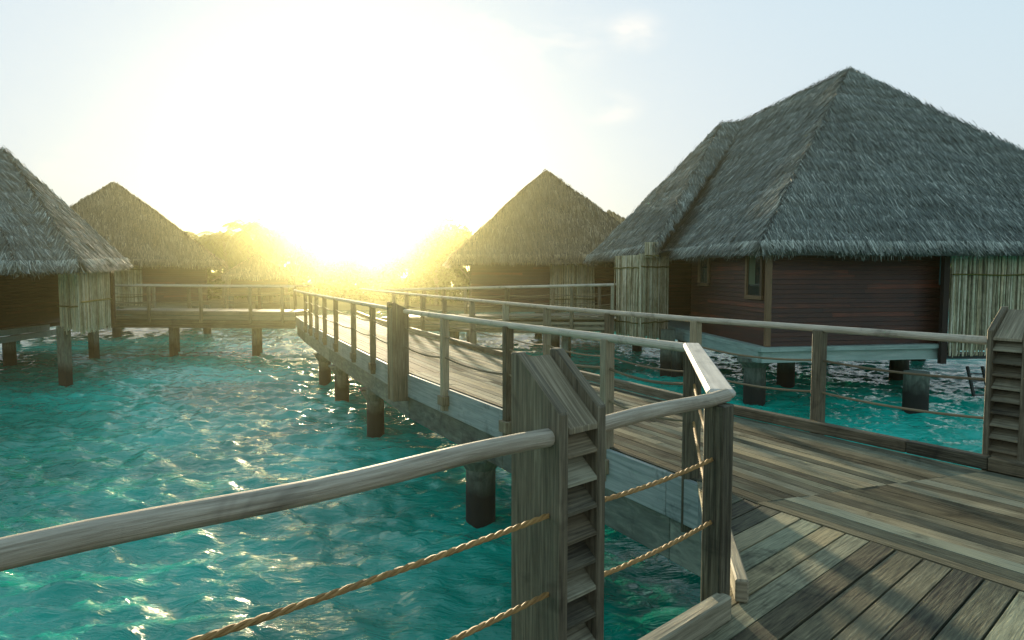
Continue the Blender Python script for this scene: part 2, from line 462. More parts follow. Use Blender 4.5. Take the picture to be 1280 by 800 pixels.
# ------------------------------------------------------------------ water sheet
def wave_tile(n, size, seed, k0, rms, wdir):
    g = np.random.default_rng(seed)
    k = np.fft.fftfreq(n, size / n) * 2 * np.pi
    kx, ky = np.meshgrid(k, k, indexing='ij')
    kk = np.hypot(kx, ky); kk[0, 0] = 1
    P = np.exp(-(k0 / kk) ** 2) / kk ** 3.7
    c = (kx * math.cos(wdir) + ky * math.sin(wdir)) / kk
    P *= 0.12 + c ** 4
    P[0, 0] = 0
    h = np.fft.ifft2((g.normal(size=(n, n)) + 1j * g.normal(size=(n, n))) * np.sqrt(P)).real
    return h / h.std() * rms

def sample_tile(t, size, x, y, rot):
    n = len(t); c, s = math.cos(rot), math.sin(rot)
    u = ((x * c - y * s) / size * n) % n; v = ((x * s + y * c) / size * n) % n
    i = np.floor(u).astype(int) % n; j = np.floor(v).astype(int) % n
    fu, fv = u - np.floor(u), v - np.floor(v)
    i2, j2 = (i + 1) % n, (j + 1) % n
    return t[i, j] * (1 - fu) * (1 - fv) + t[i2, j] * fu * (1 - fv) + t[i, j2] * (1 - fu) * fv + t[i2, j2] * fu * fv

def axis(lo, hi, d, neg, pos, g=1.03):
    a = list(np.arange(lo, hi + d / 2, d)); s = d
    while a[-1] < pos: s *= g; a.append(a[-1] + s)
    b2 = []; s = d; q = lo
    while q > neg: s *= g; q -= s; b2.append(q)
    return np.array(b2[::-1] + a)
wx = axis(-15, 13, 0.075, -1400, 1400)
wy = axis(1, 26, 0.075, -300, 1500)
X, Y = np.meshgrid(wx, wy, indexing='ij')
tA, tB = wave_tile(512, 31.0, 3, 4.0, 0.032, 1.45), wave_tile(512, 19.0, 5, 9.0, 0.016, 1.2)
Z = sample_tile(tA, 31.0, X, Y, 0.1) + sample_tile(tB, 19.0, X, Y, 0.35)
dist = np.hypot(X, Y)
Z = Z * np.clip((160 - dist) / 120, 0, 1) + WATER_Z
nx, ny = X.shape
V = np.stack([X, Y, Z], -1).reshape(-1, 3)
ii, jj = np.meshgrid(np.arange(nx - 1), np.arange(ny - 1), indexing='ij')
q = (ii * ny + jj).ravel()
Fq = np.stack([q, q + ny, q + ny + 1, q + 1], -1)
tag(np_mesh('water', V, Fq, M['water'], smooth=True), 'turquoise rippled lagoon under the walkways and huts', 'water', kind='structure')

# island with a low shore behind everything
def island():
    mb = MB(); ring = []
    pts = []
    for k in range(64):
        a = 2 * math.pi * k / 64
        w = 1 + 0.12 * noise.noise(Vector((math.cos(a) * 2, math.sin(a) * 2, 3)))
        pts.append((math.cos(a), math.sin(a), w))
    lev = [(1.0, WATER_Z - 0.4), (0.97, WATER_Z + 0.15), (0.9, WATER_Z + 0.7), (0.5, WATER_Z + 1.1), (0.0, WATER_Z + 1.2)]
    vs = []; fs = []
    for r_, z in lev:
        for cx, sy, w in pts: vs.append((-8 + 140 * cx * w * r_, 92 + 30 * sy * w * r_, z + 0.1 * noise.noise(Vector((cx * 9 * r_, sy * 9 * r_, 0)))))
    for i in range(len(lev) - 1):
        for k in range(64):
            k2 = (k + 1) % 64
            fs.append((i * 64 + k, i * 64 + k2, (i + 1) * 64 + k2, (i + 1) * 64 + k))
    o = np_mesh('island_ground', np.array(vs), np.array(fs), M['sand'], smooth=True)
    tag(o, 'low sandy island shore beyond the far huts', 'ground', kind='structure')
island()

# ------------------------------------------------------------------ walkways
V2 = lambda p: Vector((p[0], p[1]))
def clip_half(poly, p, n):
    out = []
    for i in range(len(poly)):
        a, b = poly[i], poly[(i + 1) % len(poly)]
        da, db = (a - p).dot(n), (b - p).dot(n)
        if da >= 0: out.append(a)
        if (da >= 0) != (db >= 0): out.append(a + (b - a) * (da / (da - db)))
    return out

def boards(mb, poly, d, w, gap, zt, th, maxlen=None):
    poly = [V2(p) for p in poly]
    area = sum(poly[i].x * poly[(i + 1) % len(poly)].y - poly[(i + 1) % len(poly)].x * poly[i].y for i in range(len(poly)))
    if area < 0: poly.reverse()
    d = V2(d).normalized(); n = Vector((-d.y, d.x))
    t0 = min(p.dot(n) for p in poly); t1 = max(p.dot(n) for p in poly)
    t = t0 - 0.02
    while t < t1:
        q = clip_half(poly, n * (t + gap / 2), n)
        q = clip_half(q, n * (t + w - gap / 2), -n) if len(q) > 2 else q
        t += w
        if len(q) < 3: continue
        segs = [q]
        if maxlen:
            u0 = min(p.dot(d) for p in q); u1 = max(p.dot(d) for p in q)
            cuts = []; u = u0 + random.uniform(0.5, 1) * maxlen
            while u < u1 - 0.4: cuts.append(u); u += maxlen * random.uniform(0.8, 1.1)
            segs = []; rest = q
            for c in cuts:
                a = clip_half(rest, d * (c - 0.002), -d); rest = clip_half(rest, d * (c + 0.002), d)
                segs.append(a)
            segs.append(rest)
        for s in segs:
            cl = []
            for p in s:
                if not cl or (p - cl[-1]).length > 1e-4: cl.append(p)
            if len(cl) > 2 and (cl[0] - cl[-1]).length < 1e-4: cl.pop()
            if len(cl) < 3: continue
            dz = random.uniform(-0.0025, 0.0025)
            zz = (lambda x, y, dz=dz: zt(x, y) + dz) if callable(zt) else zt + dz
            mb.slab(cl, zz, th, (d.x, d.y))

L = [(6.6, -3.2), (1.62, 4.42), (1.24, 5.2), (-0.1, 7.7), (-1.6, 10.5), (-4.75, 17.6), (-6.9, 22.6), (-8.1, 25.6)]
R = [(8.95, -3.1), (3.66, 5.16), (3.66 - 0.33, 5.16 + 0.52), (2.0, 7.85), (0.55, 10.75), (-2.75, 18.3), (-4.9, 23.35), (-6.2, 27.0)]

def vplane_hit(px, a, b):
    """where the vertical plane through the ground points a, b is seen in photo column px"""
    r = ray(px, HOR); a = V2(a); b = V2(b); d = b - a
    # r*t = a + d*s
    det = r.x * (-d.y) - (-d.x) * r.y
    t = (a.x * (-d.y) - (-d.x) * a.y) / det
    return Vector((r.x * t, r.y * t))

def on_poly(px, poly):
    best = None
    for i in range(len(poly) - 1):
        a, b = V2(poly[i]), V2(poly[i + 1])
        if a.y < 0.5 and b.y < 0.5: continue
        p = vplane_hit(px, a, b); d = b - a
        s = (p - a).dot(d) / d.length_squared
        e = 0 if 0 <= s <= 1 else min(abs(s), abs(s - 1))
        if p.y > 0 and (best is None or e < best[0]): best = (e, p, d.normalized())
    return best[1], best[2]

def offset(poly, o):
    """polyline moved sideways: positive to the right of travel"""
    pts = [V2(p) for p in poly]; out = []
    for i, p in enumerate(pts):
        n = Vector((0, 0))
        for a, b in ((i - 1, i), (i, i + 1)):
            if 0 <= a and b < len(pts):
                d = (pts[b] - pts[a]).normalized(); n += Vector((d.y, -d.x))
        out.append(p + n.normalized() * o)
    return out

def strip(mb, poly, z0, z1, w, rnd=None, mx=3.2):
    """vertical board following a polyline, w thick"""
    for a, b in zip(poly[:-1], poly[1:]):
        a, b = V2(a), V2(b); Ls = (b - a).length; k = max(1, round(Ls / mx))
        for i in range(k):
            p, q2 = a.lerp(b, i / k), a.lerp(b, (i + 1) / k)
            e = (q2 - p).normalized() * 0.002
            p, q2 = p + e, q2 - e
            mb.beam((p.x, p.y, (z0 + z1) / 2), (q2.x, q2.y, (z0 + z1) / 2), w, z1 - z0, rnd=rnd)

def pile(parent, x, y, ztop, r=0.17, cap=True, sq=False, name='pile'):
    mb = MB()
    if sq:
        mb.beam((x, y, WATER_Z - 1.2), (x, y, ztop), 2 * r, 2 * r, up=(0.2, 1, 0), rnd=random.uniform(0.3, 0.6))
    else:
        mb.tube([(x, y, WATER_Z - 1.2), (x, y, WATER_Z), (x, y, ztop)], [r * 1.05, r * 1.02, r], 20, rnd=random.uniform(0.3, 0.6), lump=0.04)
    o = mb.build(name, M['concrete'], parent, smooth=not sq)
    if cap:
        c = MB(); c.tube([(x, y, ztop - 0.04), (x, y, ztop + 0.08), (x, y, ztop + 0.10), (x, y, ztop + 0.2)], [r * 1.05, r * 1.5, r * 1.6, r * 1.6], 12, rnd=0.5)
        c.build('pile_cap', M['concrete'], o)
    return o

# main walkway
wk = thing('boardwalk', (1.5, 6, 0), 'long weathered timber boardwalk on piles curving away towards the glare', 'boardwalk')
mb = MB()
boards(mb, [L[0], L[1], R[1], R[0]], V2(L[1]) - V2(L[0]), 0.128, 0.006, 0.0, 0.035, 4)
for i in range(1, len(L) - 1):
    d = (V2(L[i + 1]) - V2(L[i]) + V2(R[i + 1]) - V2(R[i]))
    if i == 1:
        boards(mb, [L[1], L[3], R[3], R[1]], V2(L[3]) - V2(L[1]), 0.102, 0.005, 0.0, 0.035, 3.2)
    elif i > 2:
        boards(mb, [L[i], L[i + 1], R[i + 1], R[i]], d, 0.102, 0.005, 0.0, 0.035, 3.2)
mb.build('deck_boards', M['deck'], wk, bevel=0.003)
mb = MB(); strip(mb, offset(R, 0.05), 0.002, 0.105, 0.09); mb.build('kerb', M['post'], wk, bevel=0.008)
mb = MB(); strip(mb, offset(L, -0.03)[1:], -0.36, -0.012, 0.05); strip(mb, offset(R, 0.03), -0.3, -0.04, 0.05)
mb.build('fascia', M['fascia'], wk, bevel=0.005)
mb = MB(); strip(mb, offset(L, 0.12)[1:], -0.72, -0.37, 0.26, mx=6); strip(mb, offset(R, -0.2), -0.72, -0.37, 0.24, mx=6)
mb.build('concrete_beam', M['concrete'], wk, bevel=0.01)
for i in range(1, len(L) - 1):
    a, b = V2(L[i]), V2(R[i])
    mb = MB(); mb.beam((a.x, a.y, -0.12), (b.x, b.y, -0.12), 0.12, 0.14)
    mb.build('cross_beam', M['post'], wk)
Lin, Rin = offset(L, 0.16), offset(R, -0.25)
for px in (600, 467, 425, 404):
    p, d = on_poly(px, Lin); pile(wk, p.x, p.y, -0.92, 0.19 if px == 600 else 0.17)
    n = Vector((d.y, -d.x)); pile(wk, p.x + n.x * 1.75, p.y + n.y * 1.75, -0.92, 0.17)
pile(wk, 3.0, 2.4, -0.92); pile(wk, 5.3, 2.3, -0.92)
for px in (600, 467, 425, 404):
    p, d = on_poly(px, Lin); n = Vector((d.y, -d.x)); a, b = p - n * 0.3, p + n * 2.0
    mb = MB(); mb.beam((a.x, a.y, -0.74), (b.x, b.y, -0.74), 0.3, 0.036)
    mb.build('bearing_plate', M['concrete'], wk)

# near platform
D = Vector((0.734, 0.68)).normalized()          # direction of the near rail and of the platform boards
ND = Vector((D.y, -D.x))                        # towards the deck
CORN = Vector((0.91, 2.96))
pf = thing('viewing_platform', (1.5, 1.5, 0), 'near timber platform of wide diagonal planks joining the boardwalk', 'platform')
mb = MB()
pe = CORN + ND * 0.02 + D * 0.05
far = CORN - D * 7.0 + ND * 0.02
boards(mb, [(1.365, 4.93), (1.612, 4.40), (L[0][0] - 0.012, L[0][1] - 0.01), (1.0, -4.6), (far.x, far.y), (pe.x, pe.y)],
       D, 0.142, 0.011, 0.0, 0.04)
mb.build('deck_planks', M['platform'], pf, bevel=0.004)
mb = MB()
a, b = CORN + ND * 0.06 - D * 0.02, far + ND * 0.04
mb.beam((a.x, a.y, 0.056), (b.x, b.y, 0.056), 0.07, 0.11)
mb.beam((1.055, 3.03, 0.056), (1.405, 4.80, 0.056), 0.06, 0.11)
mb.build('kerb', M['post'], pf, bevel=0.008)
mb = MB()
a, b = CORN - ND * 0.045, far - ND * 0.045
mb.beam((a.x, a.y, -0.17), (b.x, b.y, -0.17), 0.04, 0.30)
mb.beam((1.045, 3.10, -0.17), (1.375, 4.86, -0.17), 0.04, 0.30)
mb.build('fascia', M['fascia'], pf)
mb = MB()
for t in (0.6, 3.2, 6.0):
    a = CORN - D * t + ND * 0.25; b = a + ND * 2.6
    mb.beam((a.x, a.y, -0.2), (b.x, b.y, -0.2), 0.14, 0.3)
mb.build('joist', M['post'], pf)
for t in (0.6, 3.2, 6.0):
    a = CORN - D * t + ND * 1.2; pile(pf, a.x, a.y, -0.45, 0.17, cap=False)

# ------------------------------------------------------------------ railings
def rope_mesh(path, r, strands=3, twist=55.0, step=0.012):
    """twisted rope along a path"""
    mb = MB(); P = [Vector(p) for p in path]
    seg = [(P[i + 1] - P[i]).length for i in range(len(P) - 1)]; T = sum(seg)
    n = max(8, int(T / step)); cen = []
    for k in range(n + 1):
        s = T * k / n; i = 0
        while i < len(seg) - 1 and s > seg[i]: s -= seg[i]; i += 1
        cen.append(P[i].lerp(P[i + 1], min(1, s / seg[i])))
    for st in range(strands):
        pts = []
        for k, c in enumerate(cen):
            d = (cen[min(k + 1, n)] - cen[max(k - 1, 0)]).normalized()
            s = d.cross(Vector((0, 0, 1))).normalized(); u = s.cross(d)
            a = T * k / n * twist + st * 2 * math.pi / strands
            pts.append(c + (s * math.cos(a) + u * math.sin(a)) * r * 0.5)
        mb.tube(pts, r * 0.56, 6, rnd=0.35 + 0.12 * st)
    return mb

def sag(a, b, s, n=14):
    a, b = Vector(a), Vector(b)
    return [a.lerp(b, i / n) + Vector((0, 0, -s * 4 * (i / n) * (1 - i / n))) for i in range(n + 1)]

def rope_between(a, b, s, r, parent, fine=True):
    if fine: mb = rope_mesh(sag(a, b, s), r)
    else:
        mb = MB(); mb.tube(sag(a, b, s, 10), r, 6)
    mb.build('rope', M['rope'] if fine else M['rope_dark'], parent, smooth=True)

def post(parent, x, y, z0, z1, w, d, up, block=None):
    mb = MB()
    mb.beam((x, y, z0), (x, y, z1), w, d, up=up)
    o = mb.build('post', M['post'], parent, bevel=0.006)
    if block:
        b2 = MB(); b2.box((x + block[0], y + block[1], block[2]), (0, 0, 1), (up[0], up[1], 0), (up[1], -up[0], 0), 0.13, 0.17, 0.15)
        b2.build('post_block', M['post'], o, bevel=0.006)
    return o

def bollard(name_label, p, d, n, wid=0.235, depth=0.24, z0=-0.4, top_b=1.235, top_f=1.05, slats=15):
    """louvred light post; d along the rail (from left panel to right), n towards the walkway"""
    t = thing('light_bollard', (p.x, p.y, 0), name_label, 'light post', 'louvred light posts set into the railings')
    th = 0.042
    d3, n3 = Vector((d.x, d.y, 0)), Vector((n.x, n.y, 0))
    c = Vector((p.x, p.y, 0))
    fr, bk = c + n3 * 0.055, c - n3 * (depth - 0.055)
    up = Vector((0, 0, 1))
    for s in (0, wid - th):
        mb = MB()
        mb.prism([fr + d3 * s + up * z0, fr + d3 * s + up * top_f, bk + d3 * s + up * (top_b - 0.0) + n3 * 0.035, bk + d3 * s + up * top_b, bk + d3 * s + up * z0], d3 * th, rnd=0.34)
        mb.build('side_panel', M['post'], t, bevel=0.005)
    mb = MB()
    a = fr + up * (top_f - 0.055) + n3 * 0.0 + d3 * (th + 0.002); b2 = bk + n3 * 0.01 + up * (top_b - 0.02) + d3 * (th + 0.002)
    w3 = d3 * (wid - 2 * th - 0.004)
    mb.prism([a, a - up * 0.022, b2 - up * 0.022, b2], w3)
    mb.build('sloped_cap', M['post'], t, bevel=0.003)
    mb = MB(); z = top_f - 0.11
    while z > z0 + 0.1:
        lo = fr - n3 * 0.004 + up * (z - 0.048) + d3 * (th + 0.001); hi = fr - n3 * 0.085 + up * (z + 0.022) + d3 * (th + 0.001)
        mb.prism([lo, lo + Vector((0, 0, 0.012)), hi + Vector((0, 0, 0.012)), hi], d3 * (wid - 2 * th - 0.002), across=True)
        z -= 0.098
    mb.build('louvre', M['post'], t, bevel=0.001)
    mb = MB()
    q = bk + n3 * 0.03 + d3 * (wid / 2)
    mb.box(q + up * ((z0 + top_b - 0.09) / 2), up, d3, n3, top_b - 0.09 - z0, wid - 2 * th - 0.004, 0.03)
    mb.build('back_panel', M['post'], t)
    return t

# near rail along the platform: bollard in the middle
Bp = vplane_hit(686, CORN, CORN - D * 3)
bollard('tall grey louvred light post in the foreground between two handrails', Bp, D, ND)
rl = thing('railing', (CORN.x, CORN.y, 0), 'round weathered handrail and golden ropes from foreground light post to corner post', 'railing', 'railings along the timber decks')
RZ = 1.0
def rail_log(a, b, r, parent, mat='rail', n=14, lump=0.06, wob=0.006):
    a, b = Vector(a), Vector(b); k = max(4, int((b - a).length / 0.12))
    pts = []
    for i in range(k + 1):
        p = a.lerp(b, i / k)
        p += Vector((0, 0, wob * math.sin(i * 0.7))) if 0 < i < k else Vector((0, 0, 0))
        pts.append(p)
    mb = MB(); mb.tube(pts, r, n, lump=lump, rnd=0.62)
    return mb.build('handrail', M[mat], parent, smooth=True)
p0 = Bp + D * 0.233; p1 = CORN + D * 0.06
rail_log((p0.x, p0.y, RZ - 0.034), (p1.x, p1.y, RZ - 0.03), 0.030, rl)
post(rl, CORN.x, CORN.y, -0.3, RZ - 0.06, 0.10, 0.09, (D.x, D.y, 0))
P2 = Vector((1.345, 5.03))
post(rl, P2.x, P2.y, -0.42, RZ - 0.06, 0.13, 0.12, (0.3, 1, 0))
# flat pale piece on top between the two posts
mb = MB()
a3 = Vector((CORN.x + 0.02, CORN.y + 0.03, RZ - 0.022)); b3 = Vector((P2.x, P2.y + 0.04, RZ - 0.018))
mb.beam(a3, b3, 0.125, 0.04)
mb.build('flat_rail', M['pale_rail'], rl, bevel=0.014)
for h in (0.70, 0.42):
    rope_between((p0.x, p0.y, h - 0.01), (CORN.x - D.x * 0.05, CORN.y - D.y * 0.05, h), 0.012, 0.0095, rl)
    rope_between((CORN.x, CORN.y + 0.05, h), (P2.x, P2.y - 0.05, h), 0.04, 0.0095, rl)
rl2 = thing('railing', (-0.4, 1.6, 0), 'thick round handrail and golden ropes at lower left, left of the foreground light post', 'railing', 'railings along the timber decks')
q0 = Bp + D * 0.0 + ND * 0.0; q1 = Bp - D * 3.6
rail_log((q0.x, q0.y, RZ - 0.036), (q1.x, q1.y, RZ + 0.0), 0.031, rl2)
qp = Bp - D * 1.66
post(rl2, qp.x, qp.y, -0.3, RZ - 0.05, 0.10, 0.10, (D.x, D.y, 0))
for h in (0.70, 0.43):
    rope_between((q0.x, q0.y, h), (qp.x, qp.y, h), 0.012, 0.0095, rl2)
    rope_between((qp.x, qp.y, h), (q1.x, q1.y, h), 0.012, 0.0095, rl2)

# left rail of the walkway
OutL = offset(L, -0.085)
rw = thing('railing', (-0.1, 7.7, 0), 'left handrail of the boardwalk running from the flat pale rail into the glare', 'railing', 'railings along the timber decks')
OutL = [P2 + Vector((0.03, -0.05)), P2 + Vector((-0.02, 0.03))] + [V2(p) for p in OutL[3:]]
bolp, bold = on_poly(506, OutL)
cols = [760, 635, 555, 465, 441, 419, 405, 395, 387.5, 381]
prev = Vector((P2.x, P2.y, 0)); pp = []
for px in cols:
    p, d = on_poly(px, OutL)
    post(rw, p.x, p.y, -0.30, RZ - 0.05, 0.10, 0.085, (d.x, d.y, 0), block=(d.y * 0.0, 0, -0.16))
    pp.append(p)
def rail_poly(pts, z, r, parent):
    path = []
    for a, b in zip(pts[:-1], pts[1:]):
        k = max(2, int((b - a).length / 0.4))
        for i in range(k): path.append(a.lerp(b, i / k))
    path.append(pts[-1])
    mb = MB(); mb.tube([(p.x, p.y, z) for p in path], r, 12, lump=0.04)
    return mb.build('handrail', M['rail'], parent, smooth=True)
endL = V2(OutL[-1])
seq = [V2(p) for p in OutL[1:] if V2(p).y < bolp.y] + [bolp]
rail_poly(seq, RZ - 0.038, 0.036, rw)
seq = [bolp + bold * 0.25] + [V2(p) for p in OutL if V2(p).y > bolp.y + 0.3]
rail_poly(seq, RZ - 0.038, 0.036, rw)
allp = [P2] + pp[:3] + [bolp + bold * 0.02]
for h in (0.70, 0.42):
    for a, b in zip(allp[:-1], allp[1:]):
        rope_between((a.x, a.y, h), (b.x, b.y, h), 0.045, 0.0125, rw, fine=False)
    for a, b in zip([bolp + bold * 0.25] + pp[3:-1], pp[3:]):
        rope_between((a.x, a.y, h), (b.x, b.y, h), 0.05, 0.0125, rw, fine=False)
bollard('tall plain back of a light post in the glare, left side of boardwalk', bolp, bold, Vector((bold.y, -bold.x)), wid=0.27, depth=0.26, z0=-0.42, top_b=1.1, top_f=0.99)

# right rail of the walkway
OutR = offset(R, 0.15)
rr = thing('railing', (2.5, 7.8, 0), 'right handrail of the boardwalk in front of the large hut', 'railing', 'railings along the timber decks')
RR = 1.03
b2p, b2d = on_poly(1243, OutR)
cols = [1027, 871, 762, 684, 632, 590, 555, 528, 508, 492]
pts = []
for px in cols:
    p, d = on_poly(px, OutR)
    post(rr, p.x, p.y, -0.30, RR - 0.05, 0.10, 0.10, (d.x, d.y, 0)); pts.append(p)
seq = [b2p] + [V2(p) for p in OutR if V2(p).y > b2p.y + 0.2]
rail_poly(seq, RR - 0.036, 0.034, rr)
for h in (0.69, 0.38):
    for a, b in zip([b2p] + pts[:-1], pts):
        rope_between((a.x, a.y, h), (b.x, b.y, h), 0.05 if a.y > 6 else 0.03, 0.0115, rr, fine=False)
# bollard on the right: louvres face the walkway
b2n = Vector((-b2d.y, b2d.x))
bollard('blue grey louvred light post at the right edge beside the kerb', b2p - b2d * 0.27, b2d, b2n, wid=0.28, depth=0.25, z0=-0.3, top_b=1.26, top_f=1.08)
rr2 = thing('railing', (5.5, 3.0, 0), 'right handrail of the boardwalk on the near side of the right light post', 'railing', 'railings along the timber decks')
c0 = b2p - b2d * 0.27; c1 = V2(OutR[0])
rail_log((c0.x, c0.y, RR - 0.036), (c1.x, c1.y, RR - 0.036), 0.034, rr2)
for k in range(1, 4):
    c = c0.lerp(c1, k / 4); post(rr2, c.x, c.y, -0.3, RR - 0.05, 0.1, 0.1, (b2d.x, b2d.y, 0))
for h in (0.69, 0.38): rope_between((c0.x, c0.y, h), (c1.x, c1.y, h), 0.02, 0.0115, rr2, fine=False)

# ------------------------------------------------------------------ side bridges
def bridge(label, rlabel, A, B, width, zA, zB, bot, cols_near, n_far, pile_px, side=1, rail_h=1.0):
    """A->B is the near edge; deck lies beyond it"""
    A, B = V2(A), V2(B); d = (B - A).normalized(); n = Vector((-d.y, d.x))
    if n.y < 0: n = -n
    Lg = (B - A).length
    t = thing('footbridge', (A.x, A.y, 0), label, 'footbridge', 'footbridges from the boardwalk to the huts')
    zf = lambda x, y: zA + (zB - zA) * max(0, min(1, (Vector((x, y)) - A).dot(d) / Lg))
    mb = MB(); boards(mb, [A, B, B + n * width, A + n * width], d, 0.12, 0.008, zf, 0.035, 3)
    mb.build('deck_boards', M['slat'], t)
    mb = MB()
    k = 4
    for off in (-0.03, width + 0.03):
        for i in range(k):
            f0, f1 = i / k, (i + 1) / k
            a1, b1 = A + n * (off + (0.012 * i if off > 0 else -0.012 * (k - i))), B + n * (off + (0.012 * i if off > 0 else -0.012 * (k - i)))
            za0 = zA - 0.01 + (bot - zA) * (f0 + f1) / 2; zb0 = zB - 0.01 + (bot - zB) * (f0 + f1) / 2
            hh = (zA - bot) / k - 0.03
            mb.beam((a1.x, a1.y, za0), (b1.x, b1.y, zb0), 0.05, hh)
    mb.build('fascia_slats', M['slat'], t, bevel=0.006)
    mb = MB(); c0, c1 = A + n * 0.3, B + n * 0.3
    for o in (0.2, width - 0.2):
        c0, c1 = A + n * o, B + n * o
        mb.beam((c0.x, c0.y, (zA + bot) / 2 - 0.05), (c1.x, c1.y, (zB + bot) / 2 - 0.05), 0.16, 0.3)
    mb.build('concrete_beam', M['concrete'], t)
    for px in pile_px:
        p = vplane_hit(px, A + n * 0.35, B + n * 0.35)
        q = vplane_hit(px + 3, A + n * (width - 0.3), B + n * (width - 0.3)); pile(t, p.x, p.y, bot + 0.04, 0.11, cap=False, sq=True); pile(t, q.x, q.y, bot + 0.04, 0.11, cap=False, sq=True)
    for which, off in (('near', -0.1), ('far', width + 0.1)):
        g = thing('railing', (A.x, A.y + off, 0), rlabel[0 if which == 'near' else 1], 'railing', 'railings along the timber decks')
        a1, b1 = A + n * off, B + n * off
        mb = MB(); mb.tube([(a1.x, a1.y, zA + rail_h - 0.04), (a1.lerp(b1, .5).x, a1.lerp(b1, .5).y, (zA + zB) / 2 + rail_h - 0.04), (b1.x, b1.y, zB + rail_h - 0.04)], 0.04, 8)
        mb.build('handrail', M['rail'], g, smooth=True)
        if which == 'near': ps = [vplane_hit(px, a1, b1) for px in cols_near]
        else: ps = [a1.lerp(b1, (i + 0.5) / n_far) for i in range(n_far)]
        for p in ps:
            z = zf(p.x, p.y)
            post(g, p.x, p.y, z - 0.45, z + rail_h - 0.06, 0.12, 0.10, (d.x, d.y, 0))
        ps = sorted(ps, key=lambda p: p.x)
        for h in (0.66, 0.36):
            for p, q2 in zip(ps[:-1], ps[1:]):
                rope_between((p.x, p.y, zf(p.x, p.y) + h), (q2.x, q2.y, zf(q2.x, q2.y) + h), 0.05, 0.012, g, fine=False)
    return t

bridge('slatted footbridge at left crossing the water to the left huts',
       ['near handrail of the left footbridge, crossing in front of the brown hut', 'far handrail of the left footbridge, behind its near rail'],
       (-15.9, 26.6), (-8.35, 26.2), 1.9, 0.17, 0.12, -0.52, [141, 185, 250, 312, 352], 5, [214, 318])
bridge('slatted footbridge rising to the middle hut behind the boardwalk',
       ['near handrail of the rising footbridge before the middle hut', 'far handrail of the rising footbridge, close to the middle hut'],
       (-4.7, 24.2), (3.25, 21.6), 1.8, 0.03, 0.26, -0.42, [555, 633, 715, 766], 5, [566, 707])

